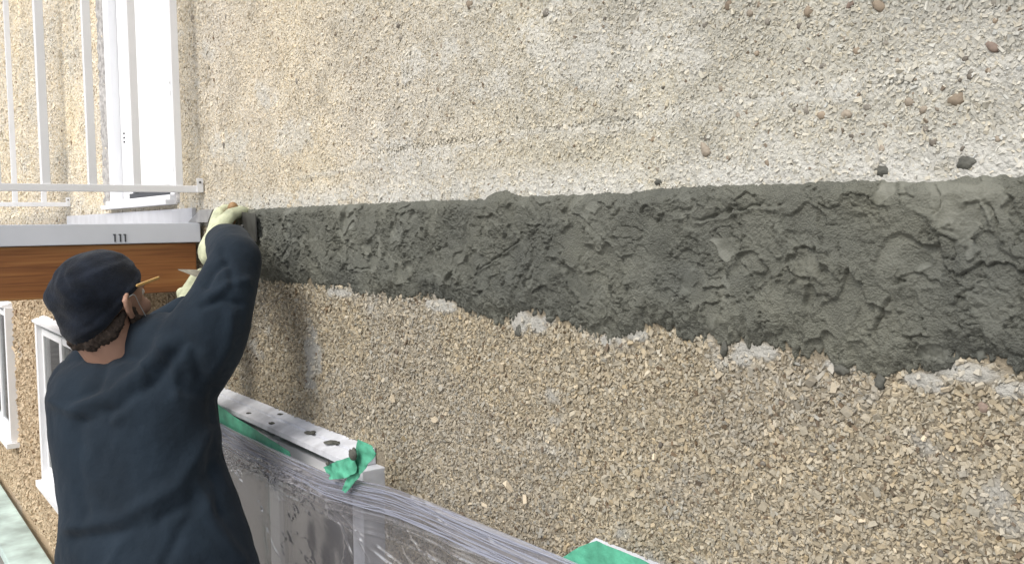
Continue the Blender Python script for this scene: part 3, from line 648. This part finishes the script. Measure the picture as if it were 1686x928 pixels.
rail(XF, zr0, zr1, 'near side railing with its end bracket screwed to the wall', fy, 0)
rail(XB+.01, zr0, zr1, 'far side railing behind the door', -.10, 1)

# ------------------------------------------------------------------ teal board at the foot of the wall
zb = W(0, 790, -.02)[2]; q2 = ray(0, 900); tt = (zb-CAM[2])/q2[2]; yb = (CAM+q2*tt)[1]
print('board', zb, yb)
tb = thing('plank_bench', 'pale teal board along the foot of the wall below the windows', 'board')
boxes('board', [(-9, -2.3, yb, -.03, zb-.05, zb)], m_teal, tb, bevel=.006)
boxes('leg', [(x, x+.05, yb+.02, yb+.07, 0, zb-.051) for x in (-8.5,)], m_joist, tb); 
for x in (-6.5, -4.5, -2.6): boxes('leg', [(x, x+.05, yb+.02, yb+.07, 0, zb-.051)], m_joist, tb)
# ------------------------------------------------------------------ plastic sheet over the lower windows
YP = -.075
TE = [(330, 680), (360, 694), (400, 716), (470, 748), (540, 778), (600, 792), (640, 800), (700, 822), (800, 864), (900, 905), (960, 930), (1100, 990), (1300, 1075)]
ex = np.array([W(p[0], p[1], YP)[0] for p in TE]); ez = np.array([W(p[0], p[1], YP)[2] for p in TE])
ex = np.append(ex, .2); ez = np.append(ez, ez[-1])
nx, nz = 1000, 380
s = np.linspace(ex[0]-.12, ex[-1], nx); tv = np.linspace(0, 1, nz)**1.3
X, T = np.meshgrid(s, tv); topz = np.interp(X, ex, ez); zbot = .42
Z = topz+(zbot-topz)*T; dn = topz-Z
ridges = np.zeros_like(X)
for k in range(12):
    c = .004+k*.0075+.006*np.sin(X*3+k)+(fbm(X*3, X*0+k, 2, k)-.5)*.014; ridges += np.exp(-((dn-c)/.0022)**2)*(.0022+.0016*math.sin(k*2.3))
diag = np.abs(fbm((X+dn*.9)*9, (dn-X*.25)*22, 4, 7)-.5); cre = np.exp(-(diag/.018)**2)*.0018*sst(.03, .09, dn)
Yv = YP - ridges - cre - (fbm(X*5, Z*4, 3, 8)-.5)*.03*sst(0, .1, dn)
# crumple below the tape, left half
cr3 = np.abs(fbm(X*45, Z*60, 4, 17)-.5); crm = np.exp(-((dn-.055-.02*np.sin(X*5))/.025)**2)*sst(-1.55, -1.7, X)
Yv -= np.exp(-(cr3/.05)**2)*.008*crm
hz = np.clip(ridges*160, 0, 1)*.5*sst(.10, .03, dn) + .10*np.exp(-(diag/.02)**2) + crm*np.exp(-(cr3/.04)**2)*.5 + sst(.07, .02, dn)*(.25+.45*fbm(X*6, dn*420, 3, 73))
sc_b = sst(.40, .62, fbm(X*60, Z*60, 3, 71))
for pl in ([(372, 745), (430, 840), (480, 940)], [(520, 800), (590, 870), (670, 945)], [(655, 800), (740, 865), (830, 940)], [(700, 825), (790, 876), (890, 940)], [(470, 790), (560, 860), (600, 940)], [(400, 730), (500, 800), (590, 835)], [(540, 830), (640, 930), (700, 1000)]):
    q = [W(a_, b_, YP) for a_, b_ in pl]
    for A, B in zip(q[:-1], q[1:]):
        dx, dz = B[0]-A[0], B[2]-A[2]; t = np.clip(((X-A[0])*dx+(Z-A[2])*dz)/(dx*dx+dz*dz), 0, 1)
        ds = np.hypot(X-A[0]-t*dx+(fbm(X*20, Z*20, 2, 72)-.5)*.02, Z-A[2]-t*dz); g_ = np.exp(-(ds/.0028)**2)
        Yv -= g_*.003; hz += g_*.42*sc_b + np.exp(-(ds/.02)**2)*.08
idx = np.arange(nx*nz).reshape(nz, nx); F = np.stack([idx[:-1, :-1], idx[:-1, 1:], idx[1:, 1:], idx[1:, :-1]], -1).reshape(-1, 4)
sheet = mesh_np('plastic_sheet', np.stack([X, Yv, Z], -1).reshape(-1, 3), F, m_film, None, smooth=True, attrs={'haze': hz.ravel()})
tag(sheet, 'wrinkled clear plastic masking sheet stretched over the lower windows', 'plastic sheet')
# gathered top edge: fine folded strands
bm = bmesh.new()
for k in range(24):
    pts, rr = [], []; o1, o2, o3 = random.uniform(0, 6), random.uniform(3, 9), random.uniform(.002, .007)
    for j in range(60):
        x = ex[0]-.1+(ex[-1]-ex[0]+.1)*j/59; z = np.interp(x, ex, ez)-.002-k*.0019+o3*math.sin(x*o2+o1)
        pts.append((x, YP-.003-.004*math.sin(x*11+k*1.7), z)); rr.append(.0004+.0007*abs(math.sin(x*5+k)))
    capsule(bm, pts, rr, seg=5)
g = link('gathered_edge', bm, m_gather, sheet, smooth=True)

# ------------------------------------------------------------------ green tape
def strip(name, pts_a, pts_b, label, y=-.1, amp=.003, group=None, n=40, m=8, seed=0, yb_=None):
    """ribbon between two pixel polylines lying at depth plane y"""
    def samp(pp, t, yy):
        q = np.array([W(p[0], p[1], yy) for p in pp]); d = np.r_[0, np.cumsum(np.linalg.norm(np.diff(q, axis=0), axis=1))]; d /= d[-1]
        return np.stack([np.interp(t, d, q[:, i]) for i in range(3)], -1)
    t = np.linspace(0, 1, n); A = samp(pts_a, t, y); B = samp(pts_b, t, y if yb_ is None else yb_)
    V = []
    for j in range(m):
        f = j/(m-1); r = A*(1-f)+B*f; r[:, 1] -= amp*(fbm(t*9+seed, t*0+f*3, 3, seed)) ; V.append(r)
    V = np.array(V).reshape(-1, 3); V2 = V+np.array([0, .0006, 0])
    idx = np.arange(n*m).reshape(m, n); F = np.stack([idx[:-1, :-1], idx[:-1, 1:], idx[1:, 1:], idx[1:, :-1]], -1).reshape(-1, 4)
    o = mesh_np(name, np.vstack([V, V2]), np.vstack([F, F[:, ::-1]+n*m]), m_tape, None, smooth=True); tag(o, label, 'tape', group); return o
GT = 'green masking tape strips'
yt = -.062
strip('masking_tape', [(335, 645), (356, 662), (385, 684), (430, 712), (478, 743)], [(335, 682), (358, 694), (400, 717), (440, 737), (480, 752)], 'long green tape strip along the window head beside the workman', y=yt-.004, group=GT, seed=1)
strip('masking_tape', [(592, 722), (588, 745), (582, 768), (566, 806)], [(613, 732), (623, 746), (604, 771), (573, 810)], 'ragged green tape piece hanging diagonally off the window corner', y=-.086, amp=.008, group=GT, seed=5)
strip('masking_tape', [(537, 768), (560, 757), (590, 748)], [(548, 788), (572, 786), (592, 776)], 'short crumpled green tape piece stuck across the film edge', y=-.090, amp=.010, group=GT, seed=9)
strip('masking_tape', [(955, 899), (982, 889), (1035, 910), (1120, 950)], [(925, 918), (955, 936), (1010, 965), (1100, 1010)], 'wide green tape patch at the top corner of the nearest window', y=yt-.006, amp=.003, group=GT, seed=13)

# crumbs on the window ledge
G2 = 'mortar crumbs on the window ledge'
for px, py, r, a, lab in ((512, 710, 6, .6, 'elongated mortar crumb in the middle of the white window ledge'), (548, 726, 8, .7, 'largest jagged mortar crumb on the white window ledge'), (462, 683, 3, .5, 'tiny mortar crumb near the wall side of the ledge'), (446, 690, 4, .2, 'small flat mortar crumb left of the middle of the ledge'), (381, 677, 3, .5, 'tiny mortar crumb near the workman on the ledge')):
    y = -.035; zz = WZ1-.004
    d_ = ray(px, py); t_ = (zz+.002-CAM[2])/d_[2]; q = CAM+d_*t_
    y = float(np.clip(q[1], -.045, -.006)); zz = WZ1+.004+y*.36; R = r*((q-CAM)@fwd)/FPX
    bm = bmesh.new(); bmesh.ops.create_icosphere(bm, subdivisions=3, radius=1); sd0 = random.uniform(0, 50)
    for v in bm.verts:
        c = v.co.copy(); k = 1+.6*(float(fbm(np.array([c.x*1.6+sd0]), np.array([c.z*1.6+c.y]), 3, 5)[0])-.5)*2
        x_, y_ = c.x*R*1.9*k, c.y*R*1.1*k
        v.co = (q[0]+x_*math.cos(a)-y_*math.sin(a), y+x_*math.sin(a)+y_*math.cos(a), zz+R*.25+c.z*R*.45*k)
    tag(link('mortar_crumb', bm, m_blob, None, smooth=True), lab, 'mortar', G2)
blob(585, 747, 10, 'dark round mortar lump stuck on the green tape at the window corner', G2, y=-.098, asp=1.1, name='mortar_crumb')
blob(541, 762, 4, 'small dark mortar bit on the short crumpled green tape', G2, y=-.10, asp=1.1, name='mortar_crumb')

# ------------------------------------------------------------------ the workman
man = thing('person', 'workman in dark navy long-sleeved shirt and beanie, seen from behind, reaching up to the wall', 'person')
D0 = 1.80
def loft(bm, secs, seg=40):
    """secs: list of (centre, right vec*halfwidth, depth vec*halfdepth)"""
    rings = []
    for c, a, b_ in secs:
        ring = []
        for k in range(seg):
            t = 2*math.pi*k/seg; ca, sa = math.cos(t), math.sin(t)
            ca = math.copysign(abs(ca)**.85, ca); sa = math.copysign(abs(sa)**.85, sa)
            ring.append(bm.verts.new(Vector(c)+Vector(a)*ca+Vector(b_)*sa))
        rings.append(ring)
    for A, B in zip(rings[:-1], rings[1:]):
        for k in range(seg): bm.faces.new((A[k], A[(k+1) % seg], B[(k+1) % seg], B[k]))
    bm.faces.new(rings[0][::-1]); bm.faces.new(rings[-1])
view_r = np.array(r0); view_f = np.array(fh)
tw = rad(14)    # the back is turned a little towards the wall
br_ = view_r*math.cos(tw)-view_f*math.sin(tw); bf = view_f*math.cos(tw)+view_r*math.sin(tw)
def sec(y, xl, xr, dep, hd):
    c = P((xl+xr)/2, y, dep); hw = (xr-xl)/2*dep/FPX
    return c, br_*hw, bf*hd
torso = [sec(578, 165, 262, 1.83, .05), sec(590, 130, 300, 1.82, .085), sec(612, 96, 335, 1.81, .105), sec(645, 81, 352, 1.80, .12), sec(700, 85, 354, 1.79, .125), sec(760, 95, 364, 1.78, .125), sec(830, 107, 390, 1.77, .13), sec(880, 105, 410, 1.76, .14), sec(928, 98, 426, 1.76, .145), sec(1000, 92, 440, 1.76, .15), sec(1035, 92, 444, 1.76, .15)]
bm = bmesh.new(); loft(bm, torso)
# shoulders yoke
sr = P(318, 578, 1.78); sl = P(138, 640, 1.86); nk = P(205, 572, 1.83)
p_, r_ = smooth_chain([sl, P(160, 606, 1.84), nk, P(262, 570, 1.81), sr], [.058, .060, .050, .066, .078]); capsule(bm, p_, r_, 20)
# right sleeve: shoulder, elbow, wrist
el = P(388, 428, 1.84); wr = P(371, 396, 2.03)
p_, r_ = smooth_chain([P(300, 610, 1.80), P(330, 562, 1.79), P(363, 500, 1.80), el], [.085, .082, .066, .052]); capsule(bm, p_, r_, 20)
p_, r_ = smooth_chain([el, P(378, 408, 1.92), wr], [.052, .050, .043]); capsule(bm, p_, r_, 20)
# left sleeve, held in front of the chest
ell = P(205, 600, 2.06); wl = P(303, 511, 2.10)
p_, r_ = smooth_chain([sl, P(150, 640, 1.98), ell], [.070, .062, .055]); capsule(bm, p_, r_, 18)
p_, r_ = smooth_chain([ell, P(262, 545, 2.08), wl], [.055, .045, .036]); capsule(bm, p_, r_, 18)
folds = [([(128, 668), (185, 652), (232, 618), (268, 572)], 11, .012), ([(140, 690), (200, 672), (262, 622), (300, 566)], 9, -.010), ([(118, 868), (200, 852), (290, 802), (345, 712)], 12, .010), ([(124, 886), (220, 876), (310, 830), (360, 752)], 10, -.009), ([(86, 660), (130, 682), (170, 684)], 8, .008), ([(175, 600), (160, 640), (120, 660)], 9, -.008), ([(245, 600), (230, 650), (190, 690)], 9, .006), ([(340, 470), (352, 445), (372, 432)], 6, -.010), ([(345, 490), (375, 468), (405, 462)], 7, .007), ([(335, 505), (365, 492), (395, 500)], 6, -.007), ([(380, 520), (372, 570), (350, 610)], 9, .007), ([(350, 640), (345, 740), (362, 840)], 9, -.007), ([(400, 920), (350, 860), (330, 800)], 11, .008), ([(130, 700), (128, 780), (140, 850)], 12, -.006), ([(270, 930), (300, 870), (340, 810)], 9, -.007), ([(365, 415), (380, 440), (382, 470)], 6, -.007), ([(290, 540), (320, 570), (330, 620)], 9, -.008), ([(262, 560), (285, 600), (290, 650)], 8, .006), ([(180, 930), (200, 890), (250, 860)], 9, .006)]
def shirt_disp(V, N):
    px, py = project(V); facing = ((V-CAM)*N).sum(1) < 0
    d = np.zeros(len(V))
    for pl, wd, a in folds:
        best = np.full(len(V), 1e9)
        for (x0, y0), (x1, y1) in zip(pl[:-1], pl[1:]):
            t = np.clip(((px-x0)*(x1-x0)+(py-y0)*(y1-y0))/((x1-x0)**2+(y1-y0)**2), 0, 1)
            best = np.minimum(best, np.hypot(px-x0-t*(x1-x0), py-y0-t*(y1-y0)))
        d += .85*a*np.exp(-(best/(wd*1.05))**2)*facing
    u = V@br_; z = V[:, 2]
    d += (fbm((u*1.2+z*.7)*9, (z-u*.6)*4, 4, 23)-.5)*.015 + (fbm((u-z*.4)*20+V[:, 0]*3, (z+u*.5)*9, 3, 29)-.5)*.005
    return V+N*d[:, None]
shirt = remesh('shirt', bm, .006, m_shirt, man, 6, shirt_disp)
# body under the clothes: trunk, neck, arms, legs, one skin
hc = P(168, 492, 1.79)
turn = rad(22); hf = view_f*math.cos(turn)+view_r*math.sin(turn); lift_ = rad(14)
hF = hf*math.cos(lift_)+np.array([0, 0, 1])*math.sin(lift_); hL = np.cross([0, 0, 1], hf); hU = np.cross(hF, hL)
roll_h = rad(-4); hL, hU = hL*math.cos(roll_h)+hU*math.sin(roll_h), hU*math.cos(roll_h)-hL*math.sin(roll_h)
HS = .90
def HD(x, y, z): return hc+(hF*x+hL*y+hU*z)*HS
bm = bmesh.new()
def ell(bm, c, ax, ay, az, sub=3):
    ax *= HS; ay *= HS; az *= HS
    R = Matrix([[hF[i]*ax, hL[i]*ay, hU[i]*az, c[i]] for i in range(3)]+[[0, 0, 0, 1]])
    bmesh.ops.create_icosphere(bm, subdivisions=sub, radius=1, matrix=R)
ell(bm, HD(0, 0, .01), .094, .075, .090)                    # cranium
ell(bm, HD(.030, 0, -.045), .058, .056, .068)               # face
ell(bm, HD(.050, 0, -.088), .034, .040, .028)               # jaw
capsule(bm, [HD(.088, 0, -.010), HD(.104, 0, -.042)], [.008, .013], 10)   # nose
ell(bm, HD(.080, 0, -.074), .014, .024, .008); ell(bm, HD(.079, 0, -.083), .014, .021, .008)   # lips
for s_ in (-1, 1):
    ell(bm, HD(.078, s_*.031, .004), .012, .020, .007)       # brow
    ell(bm, HD(.064, s_*.042, -.040), .020, .018, .020)      # cheek
    p_ = [HD(-.002, s_*.077, .000), HD(-.014, s_*.088, .010), HD(-.028, s_*.094, .002), HD(-.024, s_*.091, -.022), HD(-.008, s_*.080, -.040)]
    capsule(bm, p_, [.005, .006, .0065, .006, .007], 8); ell(bm, HD(-.010, s_*.079, -.014), .012, .006, .020)
nb = P(212, 590, 1.83)
capsule(bm, [HD(-.030, 0, -.050), (np.array(HD(-.032, 0, -.095))*.55+nb*.45), nb], [.058, .055, .062], 20)
hip = P(265, 1040, 1.76); kn = []
capsule(bm, [nb, P(220, 700, 1.80), P(255, 860, 1.77), hip], [.06, .10, .10, .11], 20)
feet = []
for s_, k in ((-1, 0), (1, 1)):
    h0 = hip+br_*s_*.085; kz = h0.copy(); kz[2] = .50; kz += bf*.03+br_*s_*.03; az = kz.copy(); az[2] = .09; az += -bf*.04
    h0[2] -= .03; kn.append((h0, kz, az)); capsule(bm, [h0, kz, az], [.078, .052, .038], 14)
    capsule(bm, [az-[0, 0, .05], az+bf*.14-[0, 0, .055]], [.034, .03], 12)
capsule(bm, [sl, ell_ := np.array(P(205, 600, 2.06)), wl], [.05, .038, .027], 14)
capsule(bm, [sr, np.array(P(388, 428, 1.84)), wr], [.055, .04, .028], 14)
body = remesh('body', bm, .0045, m_skin, man, 3)
# eyes
m_eye = mat('eye_white', (.7, .68, .65), .3); m_iris = mat('iris', (.05, .03, .02), .3)
for s_ in (-1, 1):
    bm = bmesh.new(); ell(bm, HD(.076, s_*.031, -.010), .012, .012, .010, 2); e_ = link('eye', bm, m_eye, man, smooth=True)
    bm = bmesh.new(); ell(bm, HD(.0845, s_*.031, -.010), .005, .0055, .0055, 2); link('iris', bm, m_iris, e_, smooth=True)
# beard and hair
bm = bmesh.new()
ell(bm, HD(.055, 0, -.098), .038, .045, .030)
for s_ in (-1, 1): capsule(bm, [HD(.004, s_*.070, -.030), HD(.014, s_*.066, -.060), HD(.036, s_*.052, -.090), HD(.06, s_*.02, -.106)], [.008, .014, .018, .020], 12)
def hairy(V, N): return V+N*((fbm(V[:, 0]*220+V[:, 1]*180, V[:, 2]*160, 3, 2)-.5)*.010)[:, None]
remesh('beard', bm, .003, m_beard, man, 1, hairy)
bm = bmesh.new(); capsule(bm, [HD(-.055, .050, -.055), HD(-.075, .02, -.066), HD(-.070, -.02, -.070), HD(-.050, -.050, -.062), HD(-.02, -.072, -.03)], [.016, .021, .022, .018, .008], 12)
remesh('hair', bm, .003, m_beard, man, 1, hairy)
# beanie: knitted shell from crown to nape
bm = bmesh.new(); nu, nv = 72, 40; rings = []
for j in range(nv+1):
    ph = j/nv; ring = []
    for i in range(nu):
        th = 2*math.pi*i/nu; cx_, sy = math.cos(th), math.sin(th)
        zr = .002+.034*cx_ - .040*max(0, -cx_)            # rim height: low at the nape, high on the brow
        top = .108; z = top+(zr-top)*(ph**1.0); a = math.acos(max(-1, min(1, (z-.008)/.100))) 
        R_ = math.sin(a)**.85 if z > .008 else 1-.13*((.008-z)/.07)**2
        rx, ry = .103*R_, .088*R_
        x = cx_*rx-.006; y = sy*ry
        # slack and folds
        x -= .010*math.exp(-((z-.055)/.04)**2)*max(0, -cx_)
        f = 1+.030*math.sin(3*th+z*40+.6*math.sin(2*th))*math.exp(-((z-.06)/.05)**2)+.012*math.sin(5*th+1+z*50)-.05*math.exp(-(((th-3.5)*.09+(z-.06)*.8)/.008)**2)+.03*math.exp(-(((th-3.5)*.09+(z-.06)*.8-.016)/.010)**2)
        x *= f; y *= f
        if ph > .80: k = 1+.035*math.sin((ph-.80)/.20*math.pi); x *= k; y *= k
        ring.append(bm.verts.new(Vector(HD(x, y, z))))
    rings.append(ring)
for A, B in zip(rings[:-1], rings[1:]):
    for k in range(nu): bm.faces.new((A[k], A[(k+1) % nu], B[(k+1) % nu], B[k]))
bm.faces.new(rings[0])
for v in bm.verts:
    c = v.co-Vector(hc); k = float(fbm(np.array([c.x*22+c.y*9]), np.array([c.z*26-c.y*8]), 3, 5)[0])-.5; v.co += c.normalized()*k*.016
bn = link('beanie', bm, m_knit, man, smooth=True)
bm_ = bn.modifiers.new('s', 'SOLIDIFY'); bm_.thickness = .004; bm_.offset = -1
# collar
bm = bmesh.new(); pts = []
for k in range(33):
    t = 2*math.pi*k/32; pts.append(P(203, 574, 1.83)+br_*math.cos(t)*.066+bf*math.sin(t)*.058+np.array([0, 0, 1])*(.016*math.cos(t)+.004+.010*math.sin(t)))
capsule(bm, pts, [.0065]*33, 8, flat=((0, 0, 1), 1.0)); link('collar', bm, m_shirt, man, smooth=True)
# mask loop and mask
bm = bmesh.new(); p_, r_ = smooth_chain([HD(-.018, -.088, .002), HD(.004, -.090, .004), HD(.020, -.080, -.022), HD(.030, -.078, -.052), HD(.044, -.072, -.078)], [.0008]*5); capsule(bm, p_, r_, 6)
link('mask_loop', bm, m_string, man, smooth=True)
bm = bmesh.new(); ell(bm, HD(.062, -.012, -.100), .048, .060, .024); remesh('face_mask', bm, .004, m_mask, man, 2)
# trousers, boots
bm = bmesh.new(); capsule(bm, [hip+[0, 0, .06], hip-[0, 0, .02]], [.15, .145], 24)
for h0, kz, az in kn: capsule(bm, [h0, kz, az+[0, 0, .02]], [.10, .075, .06], 18)
def tdisp(V, N): return V+N*((fbm(V[:, 0]*14+V[:, 1]*9, V[:, 2]*16, 3, 2)-.5)*.02)[:, None]
remesh('trousers', bm, .009, m_trouser, man, 5, tdisp)
for h0, kz, az in kn:
    bm = bmesh.new(); a0 = az.copy(); a0[2] = .05; capsule(bm, [a0+[0, 0, .08], a0], [.052, .05], 14); capsule(bm, [a0-bf*.03, a0+bf*.10, a0+bf*.17-[0, 0, .008]], [.048, .045, .038], 14)
    remesh('boot', bm, .006, m_boot, man, 4)
# gloves
def hand(name, wrist, d, nrm, curl, scale=1.0, side=1, spread=.16):
    """wrist point, direction of the fingers, palm normal (towards what is gripped)"""
    d = np.array(d, float); d /= np.linalg.norm(d); nrm = np.array(nrm, float); nrm -= d*(nrm@d); nrm /= np.linalg.norm(nrm); lat = np.cross(d, nrm)*side
    s = scale; bm = bmesh.new()
    capsule(bm, [wrist-d*.05*s, wrist], [.034*s, .028*s], 16, flat=(nrm, .85))
    for k in (-1.5, -.5, .5, 1.5):
        capsule(bm, [wrist+lat*k*.010*s, wrist+d*.045*s+lat*k*.017*s, wrist+d*.088*s+lat*k*.020*s], [.019*s, .0165*s, .0125*s], 12)
    lens = {-1.5: .070, -.5: .082, .5: .078, 1.5: .060}
    for k, Ln in lens.items():
        p = wrist+d*.088*s+lat*k*.020*s; ang = curl*.30; pts = [p]; a0 = k*spread*.5
        for f in (.42, .32, .26):
            ang_d = d*math.cos(ang)+nrm*math.sin(ang)+lat*a0*math.cos(ang)*.4; p = p+ang_d/np.linalg.norm(ang_d)*Ln*f*s; pts.append(p); ang += curl*.5
        capsule(bm, pts, [.0115*s, .0105*s, .0098*s, .0085*s], 12)
    p = wrist+d*.022*s-lat*.026*s+nrm*.006*s; q = p+(d*.55-lat*.55+nrm*.45)*.040*s; r = q+(d*.75-lat*.05+nrm*.65)*.032*s; t = r+(d*.6+lat*.25+nrm*.6)*.024*s
    capsule(bm, [p, q, r, t], [.017*s, .0135*s, .012*s, .0095*s], 12)
    return remesh(name, bm, .0028, m_glove, man, 2)
hr_w = P(353, 398, 2.11)
hd_dir = P(357, 372, 2.20)-hr_w
hn = view_f*.5+view_r*.85-np.array([0, 0, .1])
hand('glove', hr_w, hd_dir, hn, 1.35, 1.15, side=1)
hl_w = P(312, 503, 2.12)
hand('glove', hl_w, P(334, 470, 2.16)-hl_w, np.array([-.5, .6, .35]), 1.6, .95, side=-1)
# cuffs of the gloves
# trowel of the raised hand (blade flat to the wall)
t1_ = thing('finishing_trowel', 'dark steel trowel in the raised right hand, pressed on the fresh mortar', 'trowel')
c0 = W(402, 372, -.024); n_ = (c0-CAM)
bm = bmesh.new(); v = []
for (px, py) in ((392, 348), (422, 352), (424, 398), (396, 396)):
    q = W(px, py, -.024); v.append(q)
fr_ = [bm.verts.new((q[0], q[1], q[2])) for q in v]; bk = [bm.verts.new((q[0], q[1]-.0025, q[2])) for q in v]
bm.faces.new(fr_); bm.faces.new(bk[::-1])
for i in range(4): bm.faces.new((fr_[i], fr_[(i+1) % 4], bk[(i+1) % 4], bk[i]))
link('blade', bm, m_darksteel, t1_)
hp = hr_w+hd_dir/np.linalg.norm(hd_dir)*.085*1.15+hn/np.linalg.norm(hn)*.03
bm = bmesh.new(); lt = np.cross(hd_dir/np.linalg.norm(hd_dir), hn); lt /= np.linalg.norm(lt)
capsule(bm, [hp-lt*.055, hp+lt*.055], [.012, .012], 12); link('handle', bm, m_handle, t1_, smooth=True)
bm = bmesh.new(); capsule(bm, [hp+lt*.05, (hp+lt*.05+c0)/2+[0, -.01, 0], c0-[0, .004, 0]], [.005]*3, 8); link('shank', bm, m_darksteel, t1_, smooth=True)
# pointing trowel of the lower hand
t2_ = thing('pointing_trowel', 'mortar-smeared pointed trowel in the lower left hand, tip towards the beam', 'trowel')
tip = P(292, 443, 2.08); b1 = P(345, 449, 2.12); b2_ = P(348, 460, 2.10)
bm = bmesh.new(); e1 = P(322, 443.5, 2.11); e2 = P(326, 456, 2.09)
vs = [bm.verts.new(q) for q in (tip, e2, b2_, b1, e1)]; vs2 = [bm.verts.new(np.array(q)+[.001, .002, -.0022]) for q in (tip, e2, b2_, b1, e1)]
bm.faces.new(vs); bm.faces.new(vs2[::-1])
for i in range(5): bm.faces.new((vs[i], vs[(i+1) % 5], vs2[(i+1) % 5], vs2[i]))
link('blade', bm, m_steel, t2_)
gh = P(340, 472, 2.17); bm = bmesh.new(); capsule(bm, [P(346, 455, 2.11), P(352, 462, 2.14), gh], [.004, .004, .004], 8); link('shank', bm, m_darksteel, t2_, smooth=True)
bm = bmesh.new(); capsule(bm, [gh, P(318, 492, 2.17)], [.012, .013], 12); link('handle', bm, m_handle, t2_, smooth=True)
# pencil behind the ear
bm = bmesh.new(); a = P(226, 470, 1.75); b_ = P(261, 457, 1.80); capsule(bm, [a, b_], [.003, .003], 6)
pc = link('pencil', bm, m_pencil, None); tag(pc, 'thin yellow pencil tucked behind the workman ear', 'pencil')
print('verts done')
